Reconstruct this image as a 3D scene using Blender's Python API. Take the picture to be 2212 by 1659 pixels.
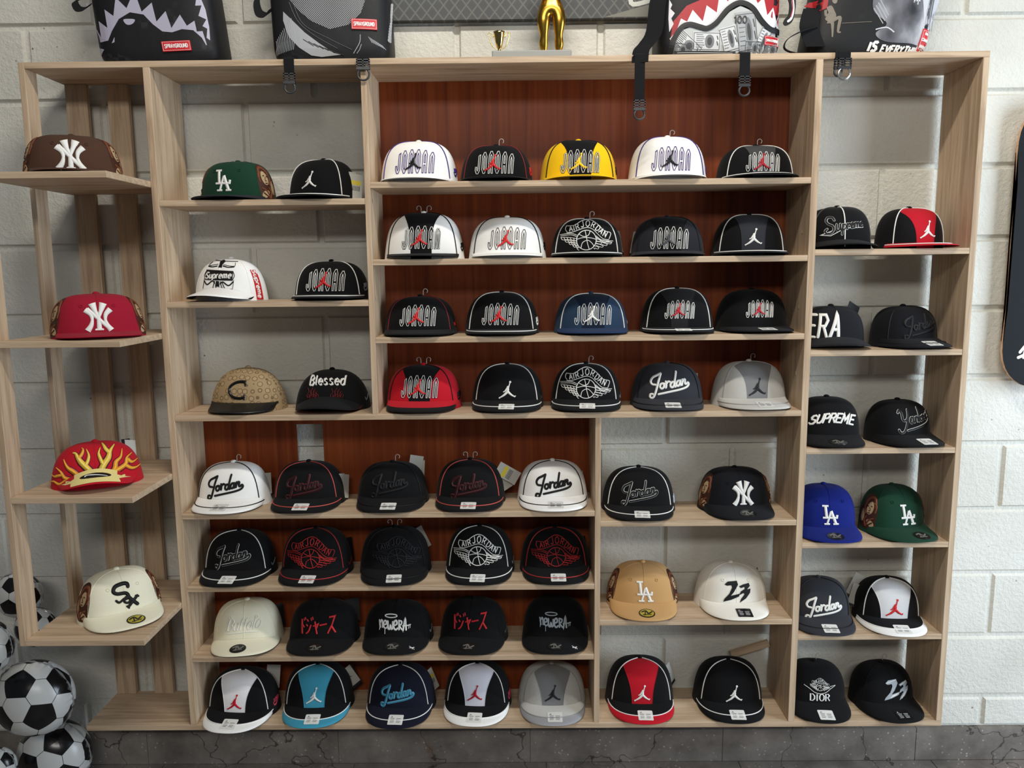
import bpy, bmesh, math, random
from mathutils import Vector, Matrix
random.seed(7)
S = bpy.context.scene
for o in list(bpy.data.objects): bpy.data.objects.remove(o)
COL = S.collection
PI = math.pi

# ------------------------------------------------------------------ camera, world, lights, exposure
cam_d = bpy.data.cameras.new('camera'); cam = bpy.data.objects.new('camera', cam_d); COL.objects.link(cam)
cam_d.sensor_width = 36.0; cam_d.lens = 27.62; cam_d.clip_start = 0.02
cam.matrix_world = Matrix(((0.999932, 0.009019, 0.007386, -0.208657), (0.006028, 0.142321, -0.989802, -2.087797),
                           (-0.009978, 0.989779, 0.142257, 1.303250), (0, 0, 0, 1)))
S.camera = cam
W = bpy.data.worlds.new('room_light'); S.world = W; W.use_nodes = True
bg = W.node_tree.nodes['Background']; bg.inputs['Color'].default_value = (0.80, 0.88, 1.0, 1); bg.inputs['Strength'].default_value = 0.085
def area(name, loc, target, sx, sy, energy, col):
    l = bpy.data.lights.new(name, 'AREA'); l.shape = 'RECTANGLE'; l.size = sx; l.size_y = sy; l.energy = energy; l.color = col
    o = bpy.data.objects.new(name, l); COL.objects.link(o); o.location = loc
    o.rotation_euler = (Vector(target) - Vector(loc)).to_track_quat('-Z', 'Y').to_euler(); return o
area('ceiling_tube_near', (0.15, -1.22, 3.25), (0.15, 0.1, 1.0), 1.3, 0.10, 42, (1.0, 0.95, 0.86))
area('ceiling_tube_far', (-0.3, -4.6, 3.25), (-0.2, 0.1, 1.0), 2.4, 0.5, 62, (1.0, 0.97, 0.9))
area('shop_window', (2.85, -1.25, 1.1), (1.1, 0.2, 0.9), 1.2, 2.0, 85, (0.74, 0.87, 1.0))
S.view_settings.view_transform = 'Standard'; S.view_settings.look = 'None'; S.view_settings.gamma = 1.0
S.view_settings.use_curve_mapping = False; S.view_settings.exposure = 0.0

# ------------------------------------------------------------------ helpers
def srgb(r, g, b):
    f = lambda c: (c/255/12.92) if c/255 <= 0.04045 else ((c/255+0.055)/1.055)**2.4
    return (f(r), f(g), f(b), 1)
MATS = {}
def mat(key, build):
    if key not in MATS:
        m = bpy.data.materials.new(key); m.use_nodes = True
        nt = m.node_tree; b = nt.nodes['Principled BSDF']; build(nt, b); MATS[key] = m
    return MATS[key]
def node(nt, t, **kw):
    n = nt.nodes.new(t)
    for k, v in kw.items():
        if k in n.inputs: n.inputs[k].default_value = v
        else: setattr(n, k, v)
    return n
def bump(nt, b, height, strength, dist=0.002):
    bp = node(nt, 'ShaderNodeBump', Strength=strength, Distance=dist)
    nt.links.new(height, bp.inputs['Height']); nt.links.new(bp.outputs['Normal'], b.inputs['Normal'])
def objco(nt, scale=(1, 1, 1)):
    tc = node(nt, 'ShaderNodeTexCoord'); mp = node(nt, 'ShaderNodeMapping'); mp.inputs['Scale'].default_value = scale
    nt.links.new(tc.outputs['Object'], mp.inputs['Vector']); return mp.outputs['Vector']
def ramp(nt, fac, stops):
    r = node(nt, 'ShaderNodeValToRGB'); e = r.color_ramp.elements
    while len(e) < len(stops): e.new(0.5)
    for i, (p, c) in enumerate(stops): e[i].position = p; e[i].color = c
    nt.links.new(fac, r.inputs['Fac']); return r.outputs['Color']

def fabric(r, g, b_, rough=0.9, sheen=0.15):
    def f(nt, b):
        c = srgb(r, g, b_); v = objco(nt)
        n = node(nt, 'ShaderNodeTexNoise', Scale=900.0, Detail=2.0); nt.links.new(v, n.inputs['Vector'])
        k1 = tuple(x*0.93 for x in c[:3])+(1,); k2 = tuple(min(1, x*1.06) for x in c[:3])+(1,)
        nt.links.new(ramp(nt, n.outputs['Fac'], [(0.3, k1), (0.7, k2)]), b.inputs['Base Color'])
        b.inputs['Roughness'].default_value = rough; b.inputs['Specular IOR Level'].default_value = 0.18
        b.inputs['Sheen Weight'].default_value = sheen*0.3
        n2 = node(nt, 'ShaderNodeTexNoise', Scale=60.0, Detail=3.0); nt.links.new(v, n2.inputs['Vector'])
        bump(nt, b, n2.outputs['Fac'], 0.12, 0.002)
    return mat('fabric_%d_%d_%d' % (r, g, b_), f)
def thread(r, g, b_):
    def f(nt, b):
        b.inputs['Base Color'].default_value = srgb(r, g, b_); b.inputs['Roughness'].default_value = 0.55
        b.inputs['Specular IOR Level'].default_value = 0.3
        v = objco(nt); n = node(nt, 'ShaderNodeTexNoise', Scale=1500.0); nt.links.new(v, n.inputs['Vector']); bump(nt, b, n.outputs['Fac'], 0.3, 0.001)
    return mat('thread_%d_%d_%d' % (r, g, b_), f)
def plain(key, r, g, b_, rough=0.5, metal=0.0, **kw):
    def f(nt, b):
        b.inputs['Base Color'].default_value = srgb(r, g, b_); b.inputs['Roughness'].default_value = rough; b.inputs['Metallic'].default_value = metal
        for k, v in kw.items(): b.inputs[k.replace('_', ' ')].default_value = v
        v = objco(nt); n = node(nt, 'ShaderNodeTexNoise', Scale=40.0); nt.links.new(v, n.inputs['Vector']); bump(nt, b, n.outputs['Fac'], 0.06, 0.002)
    return mat(key, f)
def wood(key, sc, c1, c2, c3, rough=0.5):
    def f(nt, b):
        v = objco(nt, sc)
        n = node(nt, 'ShaderNodeTexNoise', Scale=1.0, Detail=7.0, Roughness=0.62, Distortion=0.6); nt.links.new(v, n.inputs['Vector'])
        col = ramp(nt, n.outputs['Fac'], [(0.30, c1), (0.5, c2), (0.72, c3)])
        nt.links.new(col, b.inputs['Base Color']); b.inputs['Roughness'].default_value = rough; b.inputs['Specular IOR Level'].default_value = 0.25
        bump(nt, b, n.outputs['Fac'], 0.08, 0.002)
    return mat(key, f)
OAK = (srgb(160, 135, 110), srgb(194, 169, 141), srgb(212, 189, 162))
def oak_x(): return wood('light_oak_board_lengthwise', (3.2, 60, 60), *OAK)
def oak_z(): return wood('light_oak_board_upright', (60, 60, 3.2), *OAK)
def oak_y(): return wood('light_oak_board_deep', (60, 3.2, 60), *OAK)
def cherry(): return wood('cherry_back_panel', (34, 34, 0.9), srgb(98, 40, 17), srgb(124, 56, 24), srgb(144, 72, 34), 0.45)

class MB:
    def __init__(s): s.v = []; s.f = []; s.m = []
    def add(s, verts, faces, mi=0):
        k = len(s.v); s.v += [tuple(v) for v in verts]
        for f in faces: s.f.append(tuple(i+k for i in f)); s.m.append(mi)
    def box(s, x0, x1, y0, y1, z0, z1, mi=0):
        s.add([(x0,y0,z0),(x1,y0,z0),(x1,y1,z0),(x0,y1,z0),(x0,y0,z1),(x1,y0,z1),(x1,y1,z1),(x0,y1,z1)],
              [(0,3,2,1),(4,5,6,7),(0,1,5,4),(1,2,6,5),(2,3,7,6),(3,0,4,7)], mi)
    def grid(s, rows, closed_u=False, mi=0, flip=False):
        n = len(rows[0]); vs = [p for r in rows for p in r]; fs = []
        for i in range(len(rows)-1):
            for j in range(n if closed_u else n-1):
                a, b, c, d = i*n+j, i*n+(j+1) % n, (i+1)*n+(j+1) % n, (i+1)*n+j
                fs.append((a, d, c, b) if flip else (a, b, c, d))
        s.add(vs, fs, mi)
    def tube(s, pts, r, n=6, closed=False, mi=0, caps=True):
        pts = [Vector(p) for p in pts]; m = len(pts)
        if m < 2: return
        rr = r if isinstance(r, (list, tuple)) else [r]*m
        rows = []; up = None
        for i in range(m):
            t = (pts[(i+1) % m]-pts[i-1]) if closed else (pts[min(i+1, m-1)]-pts[max(i-1, 0)])
            if t.length < 1e-9: t = Vector((0, 0, 1))
            t.normalize()
            if up is None: up = t.orthogonal().normalized()
            up = (up - t*up.dot(t))
            up = up.normalized() if up.length > 1e-6 else t.orthogonal().normalized()
            bi = t.cross(up)
            rows.append([pts[i]+(up*math.cos(2*PI*k/n)+bi*math.sin(2*PI*k/n))*rr[i] for k in range(n)])
        if closed: rows.append(rows[0])
        s.grid(rows, True, mi)
        if caps and not closed:
            k = len(s.v)
            s.add(rows[0], [tuple(reversed(range(n)))], mi); s.add(rows[-1], [tuple(range(n))], mi)
    def lathe(s, prof, n=16, c=(0, 0, 0), mi=0):
        s.grid([[(c[0]+r*math.cos(2*PI*k/n), c[1]+r*math.sin(2*PI*k/n), c[2]+z) for k in range(n)] for r, z in prof], True, mi)
    def build(s, name, mats, parent=None, smooth=True, loc=None):
        me = bpy.data.meshes.new(name); me.from_pydata(s.v, [], s.f)
        if not isinstance(mats, (list, tuple)): mats = [mats]
        for m in mats: me.materials.append(m)
        for p, mi in zip(me.polygons, s.m): p.material_index = mi; p.use_smooth = smooth
        me.validate(); me.update()
        o = bpy.data.objects.new(name, me); COL.objects.link(o)
        if loc: o.location = loc
        if parent: o.parent = parent
        return o
def tag(o, label=None, cat=None, group=None, kind=None):
    if label: o['label'] = label
    if cat: o['category'] = cat
    if group: o['group'] = group
    if kind: o['kind'] = kind
    return o
def thing(name, label, cat, loc=(0, 0, 0), rz=0, group=None):
    o = bpy.data.objects.new(name, None); COL.objects.link(o); o.empty_display_size = 0.03
    o.location = loc; o.rotation_euler = (0, 0, rz); return tag(o, label, cat, group)
def catmull(pts, closed=False, k=6):
    n = len(pts); out = []
    if n < 3: return list(pts)
    for i in range(n if closed else n-1):
        g = (lambda j: pts[j % n]) if closed else (lambda j: pts[max(0, min(n-1, j))])
        p0, p1, p2, p3 = g(i-1), g(i), g(i+1), g(i+2)
        for q in range(k):
            t = q/k
            out.append(tuple(0.5*((2*b)+(-a+c)*t+(2*a-5*b+4*c-d)*t*t+(-a+3*b-3*c+d)*t**3) for a, b, c, d in zip(p0, p1, p2, p3)))
    if not closed: out.append(tuple(pts[-1]))
    return out
def resample(pts, step, closed):
    out = []; n = len(pts)
    for i in range(n if closed else n-1):
        a, b = pts[i], pts[(i+1) % n]; d = math.dist(a[:2], b[:2]); k = max(1, int(math.ceil(d/step)))
        for q in range(k): out.append(tuple(a[j]+(b[j]-a[j])*q/k for j in range(len(a))))
    if not closed: out.append(tuple(pts[-1]))
    return out
# a raised stitched line laid on a surface: mp(x, z) -> (point, normal)
def stroke(mb, mp, pts, w, closed=False, smooth=False, base=0.0004, bead=0.0009, step=0.004, nib=None, taper=None, butt=False):
    if smooth: pts = catmull(pts, closed)
    pts = resample(pts, step, closed); m = len(pts)
    rows = []
    for i in range(m):
        p = pts[i]; a = pts[i-1] if (closed or i) else p; c = pts[(i+1) % m] if (closed or i < m-1) else p
        d1 = Vector((p[0]-a[0], p[1]-a[1])); d2 = Vector((c[0]-p[0], c[1]-p[1]))
        if d1.length < 1e-9: d1 = d2
        if d2.length < 1e-9: d2 = d1
        d1 = d1.normalized(); d2 = d2.normalized(); t = d1+d2
        t = t.normalized() if t.length > 0.15 else d1
        nn = Vector((-t.y, t.x)); cs = max(0.45, abs(nn.dot(Vector((-d1.y, d1.x)))))
        ww = w
        if nib is not None: ww = w*(0.15+0.85*abs(math.sin(math.atan2(t.y, t.x)-nib)))
        if taper: u = i/(m-1); ww = w*(taper[0]*(1-u)+taper[1]*u if len(taper) == 2 else (taper[0]*(1-2*u)+taper[1]*2*u if u < 0.5 else taper[1]*(2-2*u)+taper[2]*(2*u-1)))
        h = ww/2/cs
        pl = mp(p[0]+nn.x*h, p[1]+nn.y*h); pc = mp(p[0], p[1]); pr = mp(p[0]-nn.x*h, p[1]-nn.y*h)
        rows.append([pl[0]+pl[1]*base*0.2, pl[0]+pl[1]*base, pc[0]+pc[1]*(base+bead), pr[0]+pr[1]*base, pr[0]+pr[1]*base*0.2])
    if closed: rows.append(rows[0])
    mb.grid(rows)
    if not closed and taper is None and w > 0.003 and not butt:
        for e in (0, m-1):
            p = pts[e]; hw = w/2*(1 if nib is None else 0.3)
            c = mp(*p[:2]); ring = [mp(p[0]+hw*math.cos(2*PI*k/8), p[1]+hw*math.sin(2*PI*k/8)) for k in range(8)]
            mb.add([c[0]+c[1]*(base+bead*0.95)]+[q[0]+q[1]*base for q in ring], [(0, k+1, (k+1) % 8+1) for k in range(8)])
def fill(mb, mp, pts, off=0.0006, step=0.006, smooth=False, thick=None):
    if smooth: pts = catmull(pts, True)
    bm = bmesh.new(); vs = [bm.verts.new((p[0], p[1], 0)) for p in pts]; f = bm.faces.new(vs)
    if f.calc_area() < 1e-9: bm.free(); return
    f.normal_update()
    if f.normal.z < 0: f.normal_flip()
    bmesh.ops.triangulate(bm, faces=bm.faces[:])
    xs = [p[0] for p in pts]; ys = [p[1] for p in pts]
    for ax, lo, hi in ((0, min(xs), max(xs)), (1, min(ys), max(ys))):
        q = lo+step
        while q < hi:
            bmesh.ops.bisect_plane(bm, geom=bm.verts[:]+bm.edges[:]+bm.faces[:], plane_co=((q, 0, 0) if ax == 0 else (0, q, 0)), plane_no=((1, 0, 0) if ax == 0 else (0, 1, 0)))
            q += step
    bm.verts.index_update(); out = []
    for v in bm.verts:
        p, n = mp(v.co.x, v.co.y); out.append(p+n*off)
    mb.add(out, [tuple(v.index for v in f.verts) for f in bm.faces])
    k = len(out); bs = [e for e in bm.edges if e.is_boundary]; sk = []; skf = []
    for e in bs:
        a, b = [v for v in e.verts]; pa, na = mp(a.co.x, a.co.y); pb, nb = mp(b.co.x, b.co.y); i = len(sk)
        sk += [pa+na*off, pb+nb*off, pb+nb*0.0001, pa+na*0.0001]; skf.append((i, i+1, i+2, i+3))
    mb.add(sk, skf); bm.free()

# ------------------------------------------------------------------ the setting
def paint_wall():
    def f(nt, b):
        v = objco(nt)
        n1 = node(nt, 'ShaderNodeTexNoise', Scale=3.0, Detail=4.0); nt.links.new(v, n1.inputs['Vector'])
        c = ramp(nt, n1.outputs['Fac'], [(0.3, srgb(202, 200, 190)), (0.7, srgb(222, 221, 213))])
        vor = node(nt, 'ShaderNodeTexVoronoi', Scale=32.0); nt.links.new(v, vor.inputs['Vector'])
        n4 = node(nt, 'ShaderNodeTexNoise', Scale=5.0, Detail=2.0); nt.links.new(v, n4.inputs['Vector'])
        pit = ramp(nt, vor.outputs['Distance'], [(0.06, (1, 1, 1, 1)), (0.10, (0, 0, 0, 1))])
        pm = ramp(nt, n4.outputs['Fac'], [(0.58, (0, 0, 0, 1)), (0.68, (1, 1, 1, 1))])
        mu = node(nt, 'ShaderNodeMath', operation='MULTIPLY'); nt.links.new(pit, mu.inputs[0]); nt.links.new(pm, mu.inputs[1])
        mx = node(nt, 'ShaderNodeMix', data_type='RGBA'); nt.links.new(mu.outputs[0], mx.inputs['Factor']); nt.links.new(c, mx.inputs['A']); mx.inputs['B'].default_value = srgb(120, 112, 98)
        nt.links.new(mx.outputs['Result'], b.inputs['Base Color']); b.inputs['Roughness'].default_value = 0.75; b.inputs['Specular IOR Level'].default_value = 0.2
        n2 = node(nt, 'ShaderNodeTexNoise', Scale=95.0, Detail=5.0, Roughness=0.6); nt.links.new(v, n2.inputs['Vector'])
        bump(nt, b, n2.outputs['Fac'], 0.5, 0.008)
    return mat('white_painted_block', f)
def stone():
    def f(nt, b):
        v = objco(nt)
        n1 = node(nt, 'ShaderNodeTexNoise', Scale=7.0, Detail=8.0, Roughness=0.65); nt.links.new(v, n1.inputs['Vector'])
        c = ramp(nt, n1.outputs['Fac'], [(0.25, srgb(84, 78, 73)), (0.5, srgb(120, 113, 107)), (0.75, srgb(148, 140, 133))])
        vo = node(nt, 'ShaderNodeTexVoronoi', Scale=60.0); nt.links.new(v, vo.inputs['Vector'])
        sp = ramp(nt, vo.outputs['Distance'], [(0.10, (1, 1, 1, 1)), (0.2, (0, 0, 0, 1))])
        n3 = node(nt, 'ShaderNodeTexNoise', Scale=14.0, Detail=3.0); nt.links.new(v, n3.inputs['Vector'])
        sm = ramp(nt, n3.outputs['Fac'], [(0.42, (0, 0, 0, 1)), (0.56, (1, 1, 1, 1))])
        mu = node(nt, 'ShaderNodeMath', operation='MULTIPLY'); nt.links.new(sp, mu.inputs[0]); nt.links.new(sm, mu.inputs[1])
        mx = node(nt, 'ShaderNodeMix', data_type='RGBA'); nt.links.new(mu.outputs[0], mx.inputs['Factor']); nt.links.new(c, mx.inputs['A']); mx.inputs['B'].default_value = srgb(172, 168, 160)
        vc = node(nt, 'ShaderNodeTexVoronoi', Scale=4.0, feature='DISTANCE_TO_EDGE'); nd = node(nt, 'ShaderNodeTexNoise', Scale=6.0, Detail=4.0); nt.links.new(v, nd.inputs['Vector'])
        ad = node(nt, 'ShaderNodeMix', data_type='RGBA'); ad.inputs['Factor'].default_value = 0.25; nt.links.new(v, ad.inputs['A']); nt.links.new(nd.outputs['Color'], ad.inputs['B']); nt.links.new(ad.outputs['Result'], vc.inputs['Vector'])
        ck = ramp(nt, vc.outputs['Distance'], [(0.003, (.8, .8, .8, 1)), (0.008, (0, 0, 0, 1))])
        m2 = node(nt, 'ShaderNodeMix', data_type='RGBA'); nt.links.new(ck, m2.inputs['Factor']); nt.links.new(mx.outputs['Result'], m2.inputs['A']); m2.inputs['B'].default_value = srgb(34, 30, 28)
        nr = node(nt, 'ShaderNodeTexNoise', Scale=2.3, Detail=6.0, Roughness=0.7); nt.links.new(v, nr.inputs['Vector'])
        rs = ramp(nt, nr.outputs['Fac'], [(0.66, (0, 0, 0, 1)), (0.72, (0.7, 0.7, 0.7, 1))])
        m3 = node(nt, 'ShaderNodeMix', data_type='RGBA'); nt.links.new(rs, m3.inputs['Factor']); nt.links.new(m2.outputs['Result'], m3.inputs['A']); m3.inputs['B'].default_value = srgb(116, 74, 48)
        nt.links.new(m3.outputs['Result'], b.inputs['Base Color']); b.inputs['Roughness'].default_value = 0.45
        bump(nt, b, n1.outputs['Fac'], 0.25, 0.004)
    return mat('dark_stone_tile', f)
WY = 0.205
def wall():
    mb = MB(); rnd = random.Random(3)
    x0, x1, zb, zt = -2.6, 2.3, -0.125, 2.62
    mb.box(x0, x1, WY+0.008, WY+0.12, zb, zt)
    z0, pitch = -0.022, 0.2008
    for k in range(-1, 14):
        a, b = z0+pitch*k, z0+pitch*(k+1)
        a = max(a, zb); b = min(b, zt)
        if b-a < 0.02: continue
        off = 0.03 if k % 2 else 0.23
        for i in range(-9, 8):
            l, r = off+0.4*i, off+0.4*(i+1)
            l = max(l, x0); r = min(r, x1)
            if r-l < 0.03: continue
            g = 0.0045+rnd.uniform(0, 0.002); gz = 0.004+rnd.uniform(0, 0.002); bv = 0.006; d = rnd.uniform(-0.0015, 0.001)
            o = [(l+g, a+gz), (r-g, a+gz), (r-g, b-gz), (l+g, b-gz)]; n = [(l+g+bv, a+gz+bv), (r-g-bv, a+gz+bv), (r-g-bv, b-gz-bv), (l+g+bv, b-gz-bv)]
            mb.add([(x, WY+0.009, z) for x, z in o]+[(x, WY+d, z) for x, z in n],
                   [(4, 5, 6, 7), (0, 1, 5, 4), (1, 2, 6, 5), (2, 3, 7, 6), (3, 0, 4, 7)])
    tag(mb.build('wall_back', paint_wall(), smooth=False), kind='structure')
    mb = MB()
    xs = [-2.6]+[-0.18+0.6035*i for i in range(-3, 5)]+[2.3]
    for l, r in zip(xs, xs[1:]): mb.box(l+0.0012, r-0.0012, WY-0.010, WY+0.006, -0.2295, -0.1225)
    mb.box(-2.6, 2.3, WY-0.008, WY+0.006, -0.23, -0.1235)
    tag(mb.build('baseboard_back', stone(), smooth=False), kind='structure')
    mb = MB(); fy = WY+0.1
    for i in range(-5, 5):
        for j in range(0, 8):
            l = -0.18+0.6035*i+0.05; t = WY-0.01-0.6035*j
            mb.box(l+0.0015, l+0.602, t-0.602, t-0.0015, -0.25, -0.23)
    mb.box(-3.0, 2.8, -4.7, fy, -0.27, -0.2325)
    tag(mb.build('floor', stone(), smooth=False), kind='structure')
wall()

# ------------------------------------------------------------------ the shelving
T = 0.0155
SZ = {'E1': 1.543, 'E2': 1.148, 'E3': .763, 'E4': .391, 'S1': 1.4945, 'S2': 1.2305, 'M': .924, 'R1': 1.5355, 'R2': 1.337, 'R3': 1.1315,
      'L1': .6485, 'L2': .438, 'L3': .2295, 'B': .0222, 'K1': .6185, 'K2': .3305, 'C1': 1.3515, 'C2': 1.0855, 'C3': .8185, 'C4': .5525, 'C5': .2835}
def shelving():
    root = thing('display_shelf', 'wall-mounted light oak shelving unit with many compartments and orange-brown back panels', 'shelf', (0, 0, 0.006))
    zo = -0.006
    def part(name, m, *bx, label=None):
        cx, cy, cz = (bx[0]+bx[1])/2, (bx[2]+bx[3])/2, (bx[4]+bx[5])/2
        mb = MB(); bm = bmesh.new(); bmesh.ops.create_cube(bm, size=1)
        bmesh.ops.scale(bm, vec=(bx[1]-bx[0], bx[3]-bx[2], bx[5]-bx[4]), verts=bm.verts[:])
        bmesh.ops.bevel(bm, geom=bm.edges[:], offset=0.0008, segments=1, affect='EDGES')
        # shift so that grain differs from board to board while the origin stays shared
        me = bpy.data.meshes.new(name); bm.to_mesh(me); bm.free(); me.materials.append(m)
        o = bpy.data.objects.new(name, me); COL.objects.link(o); o.parent = root; o.location = (cx, cy, cz+zo)
        if label: o['label'] = label
        return o
    D = 0.188
    part('top_board', oak_x(), -1.459, .991, 0, D, 1.8415-T, 1.8415)
    part('bottom_board', oak_x(), -1.458, .991, 0, D, 0.006, .0222)
    for x0, x1, z0, z1 in ((-1.157, -1.139, .0222, 1.826), (-.602, -.5875, .924, 1.826), (.554, .572, .0222, 1.826), (0, .0155, .0222, .924-T), (.975, .991, .0222, 1.826)):
        part('upright', oak_z(), x0, x1, 0, D, z0, z1)
    part('middle_board', oak_x(), -1.139, .554, 0, D, .924-T, .924)
    for ks, x0, x1 in ((('S1', 'S2'), -1.139, -.602), (('R1', 'R2', 'R3'), -.5875, .554), (('L1', 'L2', 'L3'), -1.139, 0), (('K1', 'K2'), .0155, .554), (('C1', 'C2', 'C3', 'C4', 'C5'), .572, .975)):
        for k in ks: part('shelf_board', oak_x(), x0, x1, 0.0006, D-.001, SZ[k]-T, SZ[k])
    for k in ('E1', 'E2', 'E3', 'E4'): part('corner_shelf_board', oak_x(), -1.459, -1.1575, -.222, .172, SZ[k]-T, SZ[k])
    part('slat', oak_z(), -1.4745, -1.459, 0, .052, .376, 1.8415)
    part('slat', oak_z(), -1.4745, -1.459, -.222, -.166, .3755, 1.56)
    part('slat', oak_z(), -1.4555, -1.396, .1725, D, .0222, 1.826)
    part('slat', oak_z(), -1.339, -1.281, .1725, D, .0222, 1.826)
    mb = MB(); mb.box(-.602, .572, D, D+.004, .924-T, 1.8415); mb.build('back_panel', cherry(), root, False, (0, 0, zo))['label'] = 'orange-brown upper back panel'
    mb = MB(); hx0, hx1, hz0, hz1 = -.864, -.786, .70, .862
    for b in ((-1.157, hx0, .006, .924), (hx1, .0155, .006, .924), (hx0, hx1, .006, hz0), (hx0, hx1, hz1, .924)): mb.box(b[0], b[1], D, D+.004, b[2], b[3])
    mb.build('back_panel', cherry(), root, False, (0, 0, zo))['label'] = 'orange-brown lower back panel with a cut-out'
    mb = MB(); mb.box(-.06, .06, -.006, .006, -.010, .010); o = mb.build('brace', oak_x(), root, False, (.492, .178, .155+zo)); o.rotation_euler = (0, -.30, 0)
    for x, y, z in ((-.5872, .03, 1.49), (-.5872, .03, 1.235), (.5538, .05, 1.20), (.5538, .05, 1.02), (.5538, .05, 1.40), (-1.1388, .05, 1.45), (-1.1388, .05, 1.02)):
        mb = MB(); mb.grid([[(0, .006*math.cos(2*PI*k/12)*q, .006*math.sin(2*PI*k/12)*q) for k in range(12)] for q in (1, .01)], True)
        s = 1 if x < 0 else -1
        o = mb.build('screw_cap', plain('cream_screw_cap', 206, 186, 150), root, True, (x+s*.0006, y, z+zo))
    return root
shelving()
# ------------------------------------------------------------------ lettering and emblems, drawn as stitched lines
GL = {
 'A': [[(0, 0), (.32, 1), (.64, 0)], [(.12, .36), (.52, .36)]], 'B': [[(.05, 0), (.05, 1), (.4, 1), (.52, .78), (.38, .54), (.05, .54)], [(.38, .54), (.58, .3), (.42, 0), (.05, 0)]],
 'C': [[(.58, .8), (.42, 1), (.18, 1), (0, .75), (0, .25), (.18, 0), (.42, 0), (.58, .2)]], 'D': [[(.03, 0), (.03, 1), (.35, 1), (.6, .7), (.6, .3), (.35, 0), (.03, 0)]],
 'E': [[(.55, 1), (.05, 1), (.05, 0), (.55, 0)], [(.05, .52), (.45, .52)]], 'G': [[(.58, .82), (.4, 1), (.16, 1), (0, .72), (0, .28), (.16, 0), (.42, 0), (.58, .2), (.58, .48), (.34, .48)]],
 'H': [[(.03, 0), (.03, 1)], [(.57, 0), (.57, 1)], [(.03, .52), (.57, .52)]], 'I': [[(.12, 0), (.12, 1)]], 'J': [[(.4, 1), (.4, .2), (.28, 0), (.08, 0), (0, .15)]],
 'M': [[(.02, 0), (.08, 1), (.36, .3), (.64, 1), (.7, 0)]], 'N': [[(.03, 0), (.03, 1), (.57, 0), (.57, 1)]], 'O': [[(.2, 0), (.42, 0), (.62, .28), (.62, .72), (.42, 1), (.2, 1), (0, .72), (0, .28), (.2, 0)]],
 'P': [[(.05, 0), (.05, 1), (.42, 1), (.58, .76), (.42, .48), (.05, .48)]], 'R': [[(.05, 0), (.05, 1), (.42, 1), (.57, .76), (.42, .5), (.05, .5)], [(.3, .5), (.62, 0)]],
 'S': [[(.55, .84), (.4, 1), (.15, 1), (.02, .8), (.12, .58), (.45, .44), (.56, .22), (.42, 0), (.14, 0), (0, .16)]], 'T': [[(0, 1), (.62, 1)], [(.31, 1), (.31, 0)]],
 'U': [[(.03, 1), (.03, .25), (.18, 0), (.42, 0), (.57, .25), (.57, 1)]], 'V': [[(0, 1), (.31, 0), (.62, 1)]], 'X': [[(0, 0), (.6, 1)], [(0, 1), (.6, 0)]], 'Y': [[(0, 1), (.3, .5), (.6, 1)], [(.3, .5), (.3, 0)]],
 '0': [[(.2, 0), (.4, 0), (.58, .3), (.58, .7), (.4, 1), (.2, 1), (.02, .7), (.02, .3), (.2, 0)]], '1': [[(.05, .8), (.22, 1), (.22, 0)]],
 'u': [[(.04, .68), (.04, .18), (.16, 0), (.34, .04), (.46, .2)], [(.46, .68), (.46, 0)]], 'p': [[(.04, .68), (.04, -.3)], [(.04, .5), (.2, .68), (.4, .62), (.5, .34), (.4, .04), (.2, 0), (.04, .16)]],
 'r': [[(.04, .68), (.04, 0)], [(.04, .45), (.18, .66), (.36, .66)]], 'e': [[(.04, .36), (.48, .36), (.44, .58), (.26, .68), (.08, .56), (.02, .34), (.1, .08), (.28, 0), (.46, .1)]],
 'm': [[(.04, .68), (.04, 0)], [(.04, .5), (.2, .68), (.34, .6), (.36, 0)], [(.36, .5), (.52, .68), (.66, .6), (.68, 0)]], 'l': [[(.08, 1), (.08, .05), (.2, 0)]],
 's': [[(.42, .58), (.26, .68), (.08, .6), (.08, .44), (.4, .26), (.42, .1), (.22, 0), (.04, .1)]], 'd': [[(.46, 1), (.46, 0)], [(.46, .5), (.3, .68), (.1, .6), (.02, .34), (.1, .06), (.28, 0), (.46, .16)]],
 'a': [[(.46, .68), (.46, 0)], [(.46, .5), (.3, .68), (.1, .6), (.02, .34), (.1, .06), (.28, 0), (.46, .16)]], 'n': [[(.04, .68), (.04, 0)], [(.04, .45), (.2, .66), (.38, .62), (.44, 0)]],
 'k': [[(.04, 1), (.04, 0)], [(.42, .66), (.08, .32), (.44, 0)]], 'o': [[(.16, 0), (.34, 0), (.48, .22), (.48, .46), (.34, .68), (.16, .68), (.02, .46), (.02, .22), (.16, 0)]],
 'w': [[(0, .68), (.14, 0), (.3, .5), (.46, 0), (.62, .68)]], 'f': [[(.36, .95), (.22, 1), (.14, .84), (.14, 0)], [(0, .62), (.32, .62)]], "'": [[(.08, 1), (.04, .8)]], ' ': [], 'L': [[(.05, 1), (.05, 0), (.55, 0)]], '~': [[(0, 0), (.12, .9), (.22, .1), (.34, .8), (.44, .1), (.58, .7)]],
}
ADV = {'I': .34, 'J': .56, 'l': .32, 'r': .44, 'm': .86, 'M': .9, 'w': .78, ' ': .4, '1': .4, "'": .2, 'f': .44}
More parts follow.
